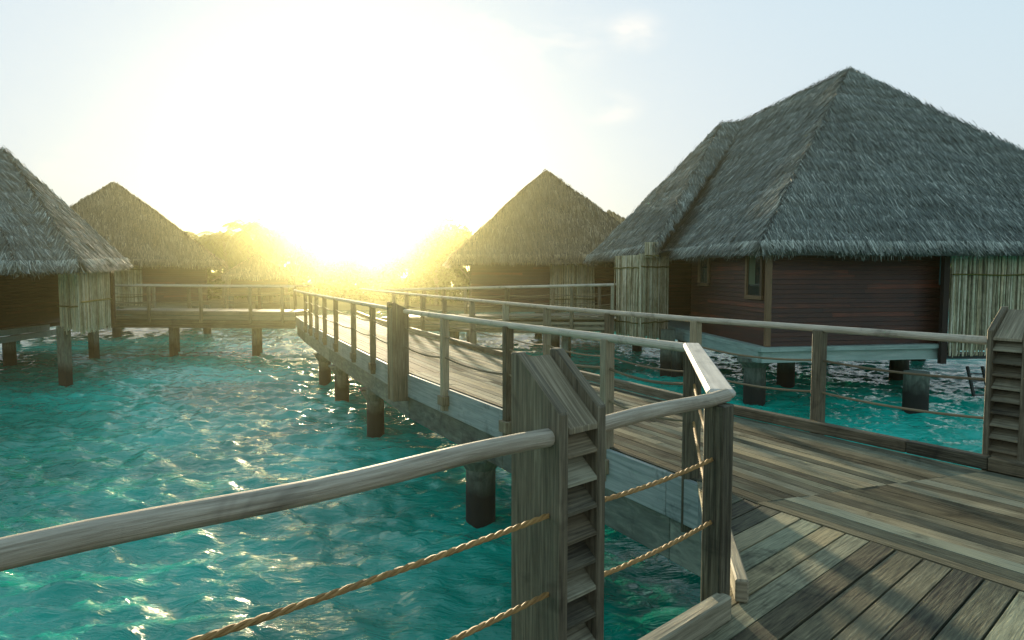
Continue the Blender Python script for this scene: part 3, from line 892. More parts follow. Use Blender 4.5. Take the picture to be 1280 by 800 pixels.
# ------------------------------------------------------------------ thatch
def thatch_roof(parent, polys, eaves, hips, n_blades, mat, soff_z, blade=(0.45, 0.030), name='thatched_roof', thick=0.24):
    """polys: list of (points, density weight); eaves: list of (p, q); hips: ridge and hip lines"""
    P = []; Fc = []; Rn = []
    # base body
    bv = []; bf = []
    for pts, wgt in polys:
        pts = [Vector(p) for p in pts]; b0 = len(bv)
        bv += [tuple(p) for p in pts]
        if len(pts) == 3: bf.append((b0, b0 + 1, b0 + 2, b0 + 2))
        else: bf.append((b0, b0 + 1, b0 + 2, b0 + 3))
    tris = []
    for pts, wgt in polys:
        pts = [Vector(p) for p in pts]
        for k in range(1, len(pts) - 1): tris.append((pts[0], pts[k], pts[k + 1], wgt))
    areas = np.array([((b - a).cross(c - a)).length / 2 * w for a, b, c, w in tris])
    cnt = (areas / areas.sum() * n_blades).astype(int)
    Vs, Rs = [], []
    def emit(p, d, nrm, ln, wd, rnd, lift):
        """numpy arrays: one quad per blade, bent once"""
        side = np.cross(d, nrm); side /= np.linalg.norm(side, axis=1, keepdims=True) + 1e-9
        roll = rng.normal(0, 0.35, (len(p), 1))
        side = side * np.cos(roll) + nrm * np.sin(roll)
        tip = p + d * ln[:, None] + nrm * lift[:, None]
        w = wd[:, None] / 2
        q = np.stack([p - side * w, p + side * w, tip + side * w * 0.45, tip - side * w * 0.45], 1)
        Vs.append(q.reshape(-1, 3)); Rs.append(rnd)
    for (a, b, c, w), k in zip(tris, cnt):
        if k < 3: continue
        A, B, C = (np.array(v) for v in (a, b, c))
        u, v = rng.random(k), rng.random(k)
        fl = u + v > 1; u[fl] = 1 - u[fl]; v[fl] = 1 - v[fl]
        p = A + u[:, None] * (B - A) + v[:, None] * (C - A)
        nr = np.cross(B - A, C - A); nr /= np.linalg.norm(nr)
        if nr[2] < 0: nr = -nr
        dn = np.array([0, 0, -1.0]); dn = dn - nr * dn.dot(nr); dn /= np.linalg.norm(dn)
        tg = np.cross(nr, dn)
        nrm = np.tile(nr, (k, 1))
        und = 0.04 * np.sin(p[:, 0] * 1.7 + p[:, 2] * 2.3) * np.sin(p[:, 1] * 1.3 + p[:, 2]) + 0.05 * ((p[:, 2] / 0.34 + 0.15 * np.sin(p[:, 0] * 2.1 + p[:, 1])) % 1.0 - 1) * -1
        p = p + nr * (und + rng.uniform(-0.02, 0.035, k))[:, None]
        d = dn + tg * rng.normal(0, 0.14, k)[:, None]; d /= np.linalg.norm(d, axis=1, keepdims=True)
        ln = blade[0] * rng.uniform(0.5, 1.35, k); wd = blade[1] * rng.uniform(0.6, 1.5, k)
        rnd = np.clip(rng.normal(0.5, 0.17, k) + 0.3 * (rng.random(k) < 0.06), 0, 1)
        emit(p, d, nrm, ln, wd, rnd, rng.uniform(-0.015, 0.015, k) + (rng.random(k) < 0.01) * 0.04)
    # fringe
    ctr = np.mean([np.array(v) for pts, _ in polys for v in pts], axis=0)
    for e0, e1 in eaves:
        A, B = np.array(Vector(e0)), np.array(Vector(e1)); Ln = np.linalg.norm(B - A)
        k = int(Ln * 150 * (0.03 / blade[1]))
        t = rng.random(k); p = A + t[:, None] * (B - A)
        ed = (B - A) / Ln
        out = np.array([ed[1], -ed[0], 0]);
        if out.dot(A - ctr) < 0: out = -out
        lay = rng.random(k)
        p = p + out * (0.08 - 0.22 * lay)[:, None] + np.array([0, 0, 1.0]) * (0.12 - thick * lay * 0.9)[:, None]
        d = np.tile(np.array([0, 0, -0.75]), (k, 1)) + out * (0.55 - 0.45 * lay)[:, None] + ed * rng.normal(0, 0.25, k)[:, None]
        # clumps: parts of the fringe hang lower
        clump = 0.5 + 0.5 * np.sin(t * Ln * 2.7 + 1.3 * np.sin(t * Ln * 1.1))
        d /= np.linalg.norm(d, axis=1, keepdims=True)
        ln = rng.uniform(0.10, 0.30, k) * (0.75 + 0.4 * clump)
        wd = blade[1] * rng.uniform(0.7, 1.7, k)
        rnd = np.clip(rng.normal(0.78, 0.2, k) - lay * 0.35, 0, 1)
        emit(p, d, np.tile(out + np.array([0, 0, 0.3]), (k, 1)), ln, wd, rnd, rng.uniform(-0.02, 0.05, k))
    # ragged hips
    for h0, h1 in hips:
        A, B = np.array(Vector(h0)), np.array(Vector(h1)); Ln = np.linalg.norm(B - A)
        k = int(Ln * 70 * (0.03 / blade[1])); t = rng.random(k)
        p = A + t[:, None] * (B - A) + rng.normal(0, 0.04, (k, 3)) + np.array([0, 0, 0.035])
        dn = (B - A) / Ln if B[2] < A[2] else (A - B) / Ln
        side = np.cross(dn, [0, 0, 1.0]); side /= np.linalg.norm(side)
        d = dn * 0.7 + side * (rng.choice([-1, 1], k) * rng.uniform(0.3, 0.9, k))[:, None] + np.array([0, 0, -0.45]); d /= np.linalg.norm(d, axis=1, keepdims=True)
        emit(p, d, np.tile([0, 0, 1.0], (k, 1)) + rng.normal(0, 0.3, (k, 3)), rng.uniform(0.15, 0.4, k), blade[1] * rng.uniform(0.7, 1.6, k), np.clip(rng.normal(0.42, 0.22, k), 0, 1), rng.uniform(-0.02, 0.03, k))
    V = np.concatenate(Vs); Rn = np.concatenate(Rs)
    Fb = np.arange(len(V)).reshape(-1, 4)
    # body as triangles merged into the same mesh (degenerate quads avoided with a small split)
    ex_v, ex_f = [], []
    def quad(a, b, c, d):
        i = len(ex_v); ex_v.extend([tuple(a), tuple(b), tuple(c), tuple(d)]); ex_f.append((i, i + 1, i + 2, i + 3))
    for a, b, c, w in tris:
        m1 = (b + c) / 2
        quad(a, b, m1, c)
    for e0, e1 in eaves:
        e0, e1 = Vector(e0), Vector(e1); dz = Vector((0, 0, -thick))
        c0 = Vector((ctr[0], ctr[1], 0)); i0 = (c0 - Vector((e0.x, e0.y, 0))).normalized() * 1.2; i1 = (c0 - Vector((e1.x, e1.y, 0))).normalized() * 1.2
        quad(e0, e1, e1 + dz, e0 + dz)
        quad(e0 + dz, e1 + dz, e1 + dz + i1 + Vector((0, 0, 0.25)), e0 + dz + i0 + Vector((0, 0, 0.25)))
    off = len(V)
    V = np.concatenate([V, np.array(ex_v)]); Fa = np.concatenate([Fb, np.array(ex_f) + off])
    Rn = np.concatenate([Rn, np.full(len(ex_f), 0.12)])
    return np_mesh(name, V, Fa, M[mat], parent, rnd=Rn)

# ------------------------------------------------------------------ hut pieces
def siding(parent, a, b, z0, z1, mat='teak', out=None, name='wall', board=0.115):
    a, b = Vector((a[0], a[1], 0)), Vector((b[0], b[1], 0)); d = (b - a).normalized(); n = Vector((d.y, -d.x, 0))
    if n.dot(-a) < 0: n = -n                     # outward = towards the camera side
    mb = MB(); z = z0
    Lg = (b - a).length
    while z < z1 - 0.02:
        h = min(board, z1 - z)
        cuts = [0]; u = random.uniform(1.2, 3.5)
        while u < Lg - 0.5: cuts.append(u); u += random.uniform(2, 3.8)
        cuts.append(Lg)
        for c0, c1 in zip(cuts[:-1], cuts[1:]):
            p, q2 = a + d * (c0 + 0.001), a + d * (c1 - 0.001)
            up = (Vector((0, 0, 1)) - n * 0.2).normalized()
            mb.box((p + q2) / 2 + Vector((0, 0, z + h / 2)), d, up.cross(d), up, (q2 - p).length, 0.028, h + 0.012, rnd=0.2 + 0.65 * random.random() ** 3)
        z += board
    # backing
    c = (a + b) / 2 - n * 0.05 + Vector((0, 0, (z0 + z1) / 2))
    mb.box(c, d, n, (0, 0, 1), Lg, 0.05, z1 - z0, rnd=0.1)
    return mb.build(name, M[mat], parent)

def reeds(parent, a, b, z0, z1, pitch=0.032, ragged=0.12, tilt=0.012, bind=(0.2, 0.85), label=None):
    a, b = Vector((a[0], a[1], 0)), Vector((b[0], b[1], 0)); d = (b - a).normalized(); Lg = (b - a).length
    n = Vector((d.y, -d.x, 0))
    if n.dot(-a) < 0: n = -n
    mb = MB(); k = int(Lg / pitch)
    for lay in range(2):
        for i in range(k):
            s = (i + 0.5) * pitch + random.uniform(-0.3, 0.3) * pitch
            if lay == 1 and random.random() < 0.25: continue
            r = random.uniform(0.009, 0.017) * pitch / 0.032
            zb = z0 + random.uniform(-ragged, ragged * 0.6) * (1.6 if random.random() < 0.15 else 0.7)
            base = a + d * s + n * (0.015 if lay else -0.02)
            t1 = d * random.gauss(0, tilt) * (z1 - z0) + n * random.gauss(0, tilt * 0.5) * (z1 - z0)
            mid = base + t1 * 0.5 + d * random.gauss(0, 0.008) + Vector((0, 0, (z0 + z1) / 2))
            mb.tube([base + t1 + Vector((0, 0, zb)), mid, base + Vector((0, 0, z1))], [r * 0.8, r, r * 1.1], 5, rnd=random.random(), caps=True)
    o = mb.build('reed_screen', M['reed'], parent)
    for f in bind:
        m2 = MB()
        z = z0 + (z1 - z0) * f; pts = [a + d * (Lg * j / 8) + n * 0.045 + Vector((0, 0, z + random.uniform(-0.015, 0.015))) for j in range(9)]
        m2.tube(pts, 0.02, 6)
        m2.build('binding', M['binding'], o)
    # thin backing mat so that light does not pass between the canes
    m3 = MB(); c = (a + b) / 2 - n * 0.05 + Vector((0, 0, (z0 + z1) / 2 + 0.06)); m3.box(c, (0, 0, 1), d, n, z1 - z0 - 0.12, Lg - 0.02, 0.02, rnd=0.05)
    m3.build('reed_backing', M['reed'], o)
    return o

def floor_frame(parent, poly, zt, th=0.12, beam=0.28, mat='green_beam'):
    mb = MB(); mb.slab(poly, zt, th); mb.build('floor', M[mat], parent)
    mb = MB(); n = len(poly)
    cx = sum(p[0] for p in poly) / n; cy = sum(p[1] for p in poly) / n
    ins = [(p[0] + (cx - p[0]) * 0.035, p[1] + (cy - p[1]) * 0.035) for p in poly]
    for i in range(n):
        a, b = ins[i], ins[(i + 1) % n]
        mb.beam((a[0], a[1], zt - th - beam / 2 - 0.002), (b[0], b[1], zt - th - beam / 2 - 0.002), 0.16, beam)
    mb.build('floor_beam', M[mat], parent, bevel=0.01)

def window(parent, a, b, z0, z1, out, curtain=True):
    """frame in the wall line a-b"""
    a, b = Vector((a[0], a[1], 0)), Vector((b[0], b[1], 0)); d = (b - a).normalized(); n = Vector(out)
    mb = MB(); w = 0.10
    o3 = n * 0.05
    for s in (0, (b - a).length):
        p = a + d * s + o3; mb.beam(p + Vector((0, 0, z0)), p + Vector((0, 0, z1)), w, 0.07, up=n)
    for z in (z0 - w / 2, z1 + w / 2):
        p, q2 = a - d * (w / 2) + o3 + Vector((0, 0, z)), b + d * (w / 2) + o3 + Vector((0, 0, z)); mb.beam(p, q2, 0.08, w)
    fr = mb.build('window_frame', M['trim'], parent, bevel=0.005)
    g = MB(); c = (a + b) / 2 + n * 0.03 + Vector((0, 0, (z0 + z1) / 2)); g.box(c, d, (0, 0, 1), n, (b - a).length, z1 - z0, 0.01)
    g.build('glass_pane', M['glass'], fr)
    if curtain:
        g = MB(); c = a + d * ((b - a).length * 0.68) + n * 0.037 + Vector((0, 0, (z0 + z1) / 2 + 0.1))
        g.box(c, d, (0, 0, 1), n, (b - a).length * 0.4, (z1 - z0) * 0.7, 0.006); g.build('curtain', M['curtain'], fr)

# ---- large hut at right
hr = thing('thatched_hut', (10, 22, 0), 'large overwater hut at right with tall grey thatched roof and red brown walls', 'hut', 'overwater huts with thatched roofs')
EZ = 2.22
C1 = on_z(948, 318, EZ); C1 = Vector((5.75, 15.8, EZ))
A1 = on_y(1062, 86, 22.5)
FR, BR = Vector((17.7, 17.0, EZ)), Vector((16.6, 29, EZ))
VV = Vector((5.05, 22.8, EZ + 0.05))
RG = on_y(930, 151, 27.0); WG = on_y(903, 154, 26.8)
FF = on_y(817, 309, 21.2); LL = on_y(737, 322, 26.5); BL = Vector((8.5, 33, EZ))
faces = [([A1, C1, FR], 1.0), ([A1, FR, BR], 0.12), ([A1, RG, VV, C1], 1.25), ([RG, WG, FF, VV], 1.25), ([WG, LL, FF], 1.15),
         ([WG, RG, BL, LL], 0.1), ([A1, BR, BL, RG], 0.1)]
A1b = A1 + Vector((0.25, 0.35, -0.05))
eav = [(C1, FR), (FR, BR), (VV, C1), (FF, VV), (LL, FF), (BR, BL), (BL, LL)]
hp = [(A1, C1), (A1, FR), (A1, RG), (RG, WG), (WG, LL), (WG, FF), (RG, VV)]
thatch_roof(hr, faces, eav, hp, 300000, 'thatch', EZ, blade=(0.30, 0.0125))
FLZ = -0.19
wc = on_z(958, 433, FLZ)                               # wall corner
wl_back = Vector((5.70, 21.6, 0)); wr = on_y(1183, 345, 17.25)
siding(hr, wc, wr, FLZ, 2.45, name='wall')
siding(hr, wl_back, wc, FLZ, 2.45, name='wall')
mb = MB(); mb.beam((wc.x, wc.y - 0.03, FLZ), (wc.x, wc.y - 0.03, 2.4), 0.13, 0.13, up=(0, 1, 0)); mb.build('corner_post', M['trim'], hr, bevel=0.005)
# hidden side body
siding(hr, (wr.x, wr.y), (wr.x + 0.3, wr.y + 9), FLZ, 2.45); siding(hr, (wr.x + 0.3, 26.3), (5.3, 26.2), FLZ, 2.45)
floor_frame(hr, [(wc.x - 0.22, wc.y - 0.25), (wr.x + 0.25, wr.y - 0.25), (wr.x + 0.5, 26.5), (5.0, 26.5), (wl_back.x - 0.25, wl_back.y)], FLZ - 0.01, th=0.10)
d_l = (Vector((wl_back.x, wl_back.y, 0)) - Vector((wc.x, wc.y, 0))).normalized()
wa = vplane_hit(955, (wc.x, wc.y), wl_back); wb = vplane_hit(936, (wc.x, wc.y), wl_back)
window(hr, (wa.x, wa.y), (wb.x, wb.y), 1.02, 2.15, (d_l.y * -1, d_l.x, 0) if d_l.x > 0 else (-abs(d_l.y), d_l.x, 0))
wa = vplane_hit(888, (wc.x, wc.y), wl_back); wb = vplane_hit(876, (wc.x, wc.y), wl_back)
window(hr, (wa.x, wa.y), (wb.x, wb.y), 1.3, 2.1, (-abs(d_l.y), d_l.x, 0), curtain=False)
p = on_y(1178, 330, 17.05); mb = MB(); mb.box((p.x, p.y, 1.75), (0, 0, 1), (1, 0, 0), (0, 1, 0), 0.95, 0.11, 0.04); mb.build('narrow_pane', M['blue_glass'], hr)
# piles of the large hut
for (px, y_, r_) in ((943, 16.9, 0.27), (982, 19.3, 0.24), (1123, 20.3, 0.26), (1145, 15.7, 0.27)):
    c = on_y(px, 480, y_); pile(hr, c.x, c.y, -0.72, r_, cap=(px == 943))
pile(hr, 5.2, 21.2, -0.6, 0.2, cap=False)
for (x_, y_) in ((11.5, 25), (6.5, 25.5), (14.5, 17.5), (15, 25)): pile(hr, x_, y_, -0.6, 0.25, cap=False)
# front reed screen, right
ra = on_y(1190, 345, 16.75); rb = on_y(1320, 345, 16.95)
reeds(hr, (ra.x, ra.y), (rb.x + 2.2, rb.y + 0.1), -0.47, 2.3, pitch=0.047, ragged=0.03, tilt=0.008, bind=(0.13, 0.72))
mb = MB(); mb.beam((ra.x - 0.10, ra.y + 0.1, -0.68), (ra.x - 0.10, ra.y + 0.1, 2.2), 0.14, 0.14, up=(0, 1, 0)); mb.build('dark_post', M['dark'], hr)
mb = MB(); mb.box(((ra.x + rb.x) / 2 + 1.1, ra.y + 0.35, -0.5), (1, 0, 0), (0, 1, 0), (0, 0, 1), rb.x - ra.x + 2.2, 0.5, 0.12); mb.build('landing', M['dark_metal'], hr)
# ladder to the water
l0, l1 = on_y(1209, 458, 16.95), on_y(1228, 458, 16.95)
mb = MB()
for p in (l0, l1):
    e = p + Vector((0.2, 0, -0.75)); mb.beam(p, e, 0.07, 0.05)
for k in range(4):
    f = 0.25 + 0.24 * k; mb.beam(l0 + Vector((0.2, 0, -0.75)) * f, l1 + Vector((0.2, 0, -0.75)) * f, 0.03, 0.03)
mb.build('ladder', M['dark_metal'], hr)
# left reed screen (corner)
rc = on_y(800, 345, 21.3); rl_ = on_y(769, 345, 22.7); rr_ = on_y(836, 345, 22.2)
reeds(hr, (rc.x, rc.y), (rl_.x, rl_.y), -0.52, 2.16, pitch=0.038, ragged=0.2, tilt=0.02)
reeds(hr, (rc.x, rc.y), (rr_.x, rr_.y), -0.52, 2.2, pitch=0.045, ragged=0.1, tilt=0.008)
c = on_y(834, 460, 21.6); pile(hr, c.x, c.y, -0.2, 0.22, cap=False, sq=True)
mb = MB(); mb.slab([(rc.x + .1, rc.y + .15), (rl_.x + .1, rl_.y), (rl_.x + 1, 25), (5.2, 25), (rr_.x, rr_.y)], -0.15, 0.15); mb.build('side_floor', M['dark'], hr)
# small gable of reeds under the thatch above the reed screen
reeds(hr, (rc.x + 0.12, rc.y - 0.12), (rc.x + 0.55, rc.y - 0.05), 2.08, 2.55, pitch=0.04, ragged=0.02, bind=(0.1,))

# ---- middle hut
def simple_hut(label, centre_px, apex_py, y0, half, eave_z, yaw, blades, mat, floor_z, walls, bladesz, cat='hut', ridge=0.5):
    ap = on_y(centre_px, apex_py, y0)
    t = thing('thatched_hut', (ap.x, y0, 0), label, cat, 'overwater huts with thatched roofs')
    c, s = math.cos(yaw), math.sin(yaw)
    def w(x, y, z): return Vector((ap.x + x * c - y * s, y0 + x * s + y * c, z))
    K = [w(-half, -half, eave_z), w(half, -half, eave_z), w(half, half, eave_z), w(-half, half, eave_z)]
    # slight bell: mid ring
    mz = eave_z + (ap.z - eave_z) * 0.62; mh = half * 0.40
    Mi = [w(-mh, -mh, mz), w(mh, -mh, mz), w(mh, mh, mz), w(-mh, mh, mz)]
    fc = []
    for i in range(4):
        j = (i + 1) % 4; wg = 1 if i in (0, 1, 3) else 0.1
        fc.append(([Mi[i], K[i], K[j], Mi[j]], wg)); fc.append(([ap, Mi[i], Mi[j]], wg * 1.15))
    hips = [(ap, Mi[i]) for i in range(4)] + [(Mi[i], K[i]) for i in range(4)]
    thatch_roof(t, fc, [(K[i], K[(i + 1) % 4]) for i in range(4)], hips, blades, mat, eave_z, blade=bladesz, thick=0.22)
    hb = half - 0.75
    Wc = [w(-hb, -hb, 0), w(hb, -hb, 0), w(hb, hb, 0), w(-hb, hb, 0)]
    if walls:
        for i in range(4): siding(t, Wc[i], Wc[(i + 1) % 4], floor_z, eave_z + 0.15)
        floor_frame(t, [(p.x, p.y) for p in [w(-hb - .2, -hb - .2, 0), w(hb + .2, -hb - .2, 0), w(hb + .2, hb + .2, 0), w(-hb - .2, hb + .2, 0)]], floor_z - 0.01, th=0.08, beam=0.16, mat='slat')
        for p in Wc + [w(0, -hb, 0), w(0, hb, 0)]: pile(t, p.x, p.y, floor_z - 0.2, 0.2, cap=False)
    return t, w, hb

hm, w, hb = simple_hut('middle hut with brown pyramid thatched roof behind the rising footbridge', 683, 214, 31.5, 4.2, 2.25, 0.06, 70000, 'thatch_brown', 0.27, True, (0.45, 0.028))
ra, rb = on_y(687, 345, 27.85), on_y(743, 345, 27.85)
reeds(hm, (ra.x, ra.y), (rb.x, rb.y), 0.12, 2.3, pitch=0.055, ragged=0.08, tilt=0.01)
# ---- brown hut at left
h2, w, hb = simple_hut('brown thatched hut at left behind the footbridge, seen past the nearest left roof', 142, 228, 38.5, 5.0, 2.25, 0.5, 70000, 'thatch_brown', 0.15, True, (0.5, 0.032))
e0, e1 = w(-hb, -hb - 0.12, 0), w(hb, -hb - 0.12, 0)
ra, rb = vplane_hit(124, e0, e1), vplane_hit(178, e0, e1)
reeds(h2, (ra.x, ra.y), (rb.x, rb.y), 0.0, 2.15, pitch=0.06, ragged=0.08, tilt=0.01)
# ---- small far huts
simple_hut('small distant thatched hut in the glare beneath the left palms', 322, 319, 60, 3.0, 1.5, 0.4, 6000, 'thatch_brown', 0.1, True, (0.7, 0.09))
simple_hut('distant thatched roof just showing between the middle and large huts', 762, 263, 52, 4.6, 2.3, 0.3, 9000, 'thatch_brown', 0.2, True, (0.6, 0.08))

# ---- nearest left hut
hl = thing('thatched_hut', (-15, 21, 0), 'nearest left hut with grey thatched roof and reed screened corner, cut by photo edge', 'hut', 'overwater huts with thatched roofs')
Ce = on_y(99, 329, 18.2); De = on_y(156, 326, 22.6); Ve = on_y(72, 331, 18.1); Ge = on_y(22, 331, 17.2); He = Vector((-17.5, 15.8, Ge.z))
Aa = on_y(4, 186, 21.0); Wa = on_y(-48, 190, 19.4); Be = Vector((-17.5, 28.5, 2.0)); Ke = Vector((-23, 22, 2.0))
faces = [([Aa, Ce, De], 1.2), ([Aa, Wa, Ve, Ce], 1.2), ([Wa, Ge, Ve], 1.2), ([Wa, He, Ge], 0.6), ([Wa, Ke, He], 0.1), ([Aa, De, Be], 0.3), ([Aa, Be, Ke, Wa], 0.1)]
thatch_roof(hl, faces, [(Ce, De), (Ve, Ce), (Ge, Ve), (He, Ge), (De, Be), (Be, Ke), (Ke, He)], [(Aa, Ce), (Aa, De), (Wa, Ge), (Aa, Wa), (Wa, Ve)], 120000, 'thatch', 2, blade=(0.32, 0.015))
# reed corner
k0 = on_y(98, 345, 18.9); k1 = on_y(73, 345, 19.6); k2 = on_y(136, 345, 22.2)
reeds(hl, (k0.x, k0.y), (k1.x, k1.y), 0.0, 2.0, pitch=0.042, ragged=0.12, tilt=0.008, bind=(0.32, 0.8))
reeds(hl, (k0.x, k0.y), (k2.x, k2.y), -0.05, 2.1, pitch=0.045, ragged=0.16, tilt=0.012, bind=(0.38, 0.85))
c = on_y(81, 450, 19.65); pile(hl, c.x, c.y, 0.05, 0.125, cap=False, sq=True)
c = on_y(118, 450, 26.0); pile(hl, c.x, c.y, 0.0, 0.13, cap=False, sq=True)
wA = on_y(-60, 400, 21.0); wB = on_y(76, 400, 27.0)
siding(hl, wA, wB, -0.3, 2.1); siding(hl, wB, (k2.x - 0.25, k2.y + 0.6), -0.1, 2.0)
bA, bB = on_y(-40, 412, 21.2), on_y(58, 404, 26.2)
mb = MB(); mb.beam(on_y(-30, 420, 21.6), on_y(57, 409, 26.0), 0.3, 0.22); mb.beam(on_y(-30, 430, 21.9), on_y(78, 414, 26.4), 0.2, 0.2)
mb.build('floor_beam', M['green_beam'], hl, bevel=0.01)
c = on_y(12, 445, 23.8); pile(hl, c.x, c.y, -0.75, 0.2, cap=False)
mb = MB(); mb.slab([(wA.x, wA.y), (wB.x, wB.y), (wB.x - 2, 29), (-22, 28), (-22, 21)], -0.32, 0.15); mb.build('floor', M['dark'], hl)

# ------------------------------------------------------------------ trees on the island
def palm_mesh(seed, height, lean, nf=36, fl=2.7):
    g = random.Random(seed)
    t = MB(); pts = []
    for i in range(9):
        f = i / 8; pts.append(Vector((lean * f * f, 0.1 * math.sin(f * 3), height * f)))
    t.tube(pts, [0.22 - 0.11 * i / 8 for i in range(9)], 10, lump=0.12)
    top = pts[-1]; V = []; Fs = []; Rs = []
    for k in range(nf):
        az = k * 2.399 + g.uniform(-.2, .2); el = g.uniform(-0.3, 1.15); L_ = fl * g.uniform(0.8, 1.15)
        d = Vector((math.cos(az) * math.cos(el), math.sin(az) * math.cos(el), math.sin(el))); p = top.copy(); pr = p.copy()
        ns = 22
        for i in range(ns):
            d = (d + Vector((0, 0, -0.075 - 0.03 * g.random()))).normalized(); p = p + d * (L_ / ns)
            side = d.cross(Vector((0, 0, 1))).normalized(); up = side.cross(d)
            ll = 0.55 * math.sin(math.pi * (0.08 + 0.9 * i / ns)) + 0.08
            for sg in (-1, 1):
                e = p + side * (sg * ll * 0.8) + d * (ll * 0.45) + Vector((0, 0, -ll * g.uniform(0.25, 0.7)))
                b0 = len(V); w_ = d * 0.05
                V += [p - w_, p + w_, e + w_ * 0.3, e - w_ * 0.3]; Fs.append((b0, b0 + 1, b0 + 2, b0 + 3)); Rs.append(g.random())
            b0 = len(V); w_ = side * 0.02; V += [pr - w_, pr + w_, p + w_, p - w_]; Fs.append((b0, b0 + 1, b0 + 2, b0 + 3)); Rs.append(0.9); pr = p.copy()
    return t, np.array([tuple(v) for v in V]), np.array(Fs), np.array(Rs)

def bush_arrays(seed, rx, rz, zc, n=5200, leaf=0.16):
    g = np.random.default_rng(seed); nl = 26
    th, ph = g.uniform(0, 2 * np.pi, nl), np.arccos(g.uniform(-0.5, 1, nl)); rr_ = g.uniform(0.35, 0.95, nl)
    cs = np.stack([rx * rr_ * np.sin(ph) * np.cos(th), rx * rr_ * np.sin(ph) * np.sin(th), zc + rz * rr_ * np.cos(ph)], -1)
    rad = g.uniform(0.22, 0.42, nl) * min(rx, rz)
    pick = g.integers(0, nl, n); dirs = g.normal(size=(n, 3)); dirs /= np.linalg.norm(dirs, axis=1, keepdims=True)
    P_ = cs[pick] + dirs * (rad[pick] * g.uniform(0.5, 1.12, n) ** 0.7)[:, None]
    a = g.normal(size=(n, 3)); a /= np.linalg.norm(a, axis=1, keepdims=True); b = np.cross(a, g.normal(size=(n, 3))); b /= np.linalg.norm(b, axis=1, keepdims=True)
    s = leaf * g.uniform(0.6, 1.5, n)[:, None]
    V = np.stack([P_ - a * s, P_ + b * s * 0.5, P_ + a * s, P_ - b * s * 0.5], 1).reshape(-1, 3)
    tone = g.uniform(0.1, 0.9, nl)
    return V, np.arange(4 * n).reshape(-1, 4), np.clip(tone[pick] + g.normal(0, 0.15, n), 0, 1), cs

GZ = WATER_Z + 0.6
GRP = 'trees on the island shore'
palm_protos = []
for sd, hgt, ln in ((1, 5.2, 0.5), (2, 6.0, -0.7)):
    palm_protos.append(palm_mesh(sd, hgt, ln))
palm_me = []
def palm(px, top_py, y, var, rot, label):
    x = on_y(px, 345, y).x; top = on_y(px, top_py, y).z
    t, V, Fs, Rs = palm_protos[var]
    hgt = (5.2, 6.0)[var]; sc = (top - GZ) / (hgt + 1.3)
    o = bpy.data.objects.new('palm_tree', None); COL.objects.link(o); o.location = (x, y, GZ); o.rotation_euler = (0, 0, rot); o.scale = (sc, sc, sc)
    tag(o, label, 'palm tree', GRP)
    if len(palm_me) <= var:
        while len(palm_me) <= var:
            i = len(palm_me); tt, VV_, FF_, RR_ = palm_protos[i]
            a = tt.build('trunk', M['bark'], None, smooth=True); b = np_mesh('fronds', VV_, FF_, M['palm'], None, rnd=RR_)
            palm_me.append((a.data, b.data)); bpy.data.objects.remove(a); bpy.data.objects.remove(b)
    for nm, me in (('trunk', palm_me[var][0]), ('crown', palm_me[var][1])):
        c = bpy.data.objects.new(nm, me); COL.objects.link(c); c.parent = o
def broad(px, top_py, y, rx, label, seed):
    x = on_y(px, 345, y).x; top = on_y(px, top_py, y).z; H = top - GZ
    rz = H * 0.38
    t = thing('broadleaf_tree', (x, y, GZ), label, 'tree', GRP)
    V, Fs, Rs, cs = bush_arrays(seed, rx, rz, H - rz * 1.05)
    c = np_mesh('crown', V + np.array([x, y, GZ]), Fs, M['leaf'], t, rnd=Rs)
    mb = MB(); mb.tube([(x, y, GZ - 0.3), (x + .1, y, GZ + H * 0.3), (x, y, GZ + H * 0.6)], [0.22, 0.17, 0.1], 8, lump=0.1)
    for q2 in cs[:7]: mb.tube([(x + .05, y, GZ + H * 0.3), (x + q2[0] * .6, y + q2[1] * .6, GZ + H * 0.3 + (q2[2] - H * 0.3) * 0.6), (x + q2[0], y + q2[1], GZ + q2[2])], [0.08, 0.05, 0.02], 6)
    mb.build('trunk', M['bark'], t, smooth=True)
palm(247, 284, 66, 0, 0.4, 'small palm peeking over the right edge of the brown left roof')
palm(312, 271, 60, 1, 1.9, 'tallest golden palm left of the sun glare')
palm(286, 283, 63, 0, 2.6, 'lower palm just left of the tallest golden palm')
palm(338, 279, 64, 1, 4.0, 'palm standing right of the tallest golden palm, half lost in glare')
palm(524, 274, 66, 0, 5.1, 'palm right of the sun glare, left of the middle roof')
broad(280, 292, 70, 3.2, 'leafy tree behind the lower left palm', 11)
broad(368, 292, 70, 3.6, 'leafy tree under the sun glare, right of the left palms', 12)
broad(405, 300, 72, 3.6, 'leafy tree directly beneath the brightest glare', 13)
broad(446, 302, 70, 3.8, 'leafy tree just right of the brightest glare', 14)
broad(488, 292, 70, 3.6, 'leafy tree behind the boardwalk end, right of the glare', 15)
broad(552, 272, 66, 3.8, 'tall leafy tree behind the left slope of the middle roof', 16)
broad(588, 284, 64, 3.0, 'leafy tree touching the left slope of the middle roof', 17)
broad(518, 300, 67, 3.4, 'leafy tree low behind the boardwalk, between glare and middle hut', 20)
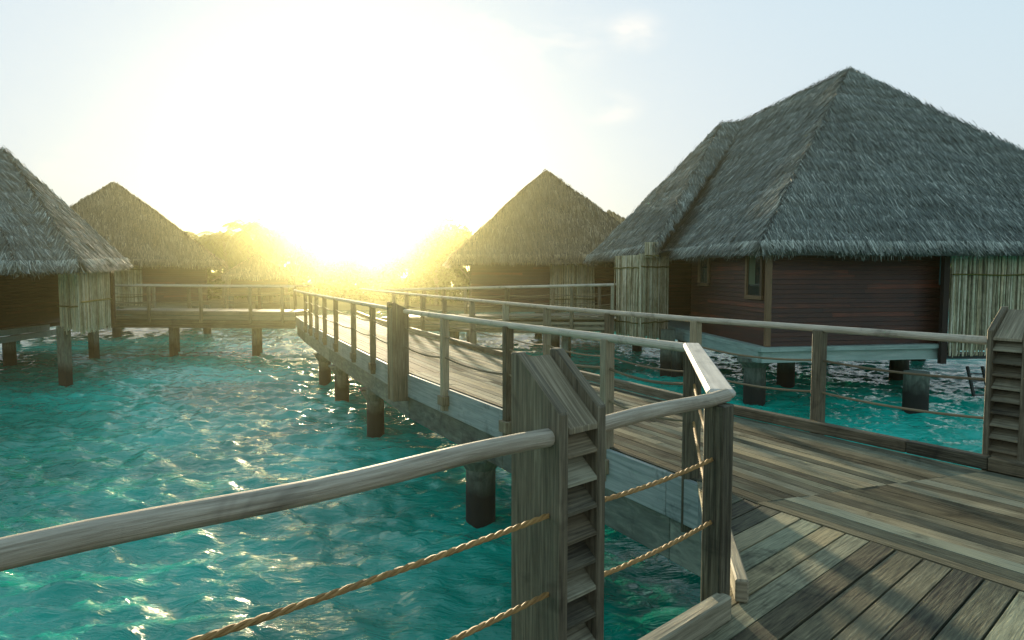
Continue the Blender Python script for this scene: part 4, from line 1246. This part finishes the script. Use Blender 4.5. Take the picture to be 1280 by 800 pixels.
broad(545, 306, 64, 2.6, 'small leafy tree at the foot of the middle roof', 21)
broad(222, 312, 74, 3.2, 'leafy tree hidden low behind the brown left roof', 18)
broad(325, 284, 69, 3.6, 'leafy tree behind the tallest golden palm', 19)
# low shore scrub: nobody could count it
Vs, Rs2 = [], []
g = np.random.default_rng(4); n = 60000
xs = g.uniform(-75, 60, n); hh = 3.6 + 1.1 * np.sin(xs * 0.5) * np.sin(xs * 0.23 + 1) + 0.5 * np.sin(xs * 1.9)
P_ = np.stack([xs, 70 + 4 * np.sin(xs * 0.2) + g.normal(0, 1.4, n), GZ - 0.2 + g.random(n) ** 0.8 * hh], -1)
a = g.normal(size=(n, 3)); a /= np.linalg.norm(a, axis=1, keepdims=True); b_ = np.cross(a, g.normal(size=(n, 3))); b_ /= np.linalg.norm(b_, axis=1, keepdims=True)
s = 0.26 * g.uniform(0.6, 1.5, n)[:, None]
V = np.stack([P_ - a * s, P_ + b_ * s * .5, P_ + a * s, P_ - b_ * s * .5], 1).reshape(-1, 3)
tag(np_mesh('shore_scrub', V, np.arange(4 * n).reshape(-1, 4), M['leaf'], rnd=g.random(n)), 'low dark scrub along the island shore', 'scrub', kind='stuff')

# ------------------------------------------------------------------ haze
mb = MB(); mb.box((0, 600, 5.0), (1, 0, 0), (0, 1, 0), (0, 0, 1), 2900, 1900, 13.8)
hz_m = bpy.data.materials.new('warm_haze'); hz_m.use_nodes = True
nd, lk = hz_m.node_tree.nodes, hz_m.node_tree.links
nd.clear(); out = nd.new('ShaderNodeOutputMaterial'); pv = nd.new('ShaderNodeVolumePrincipled')
pv.inputs['Color'].default_value = (0.5, 0.49, 0.26, 1); pv.inputs['Density'].default_value = HAZE_DENSITY; pv.inputs['Anisotropy'].default_value = HAZE_G
lk.new(pv.outputs[0], out.inputs['Volume'])
hz = mb.build('haze', hz_m); tag(hz, 'warm sea haze glowing around the low sun', 'haze', kind='stuff')
for o in bpy.data.objects:
    if '_loc' in o: del o['_loc']
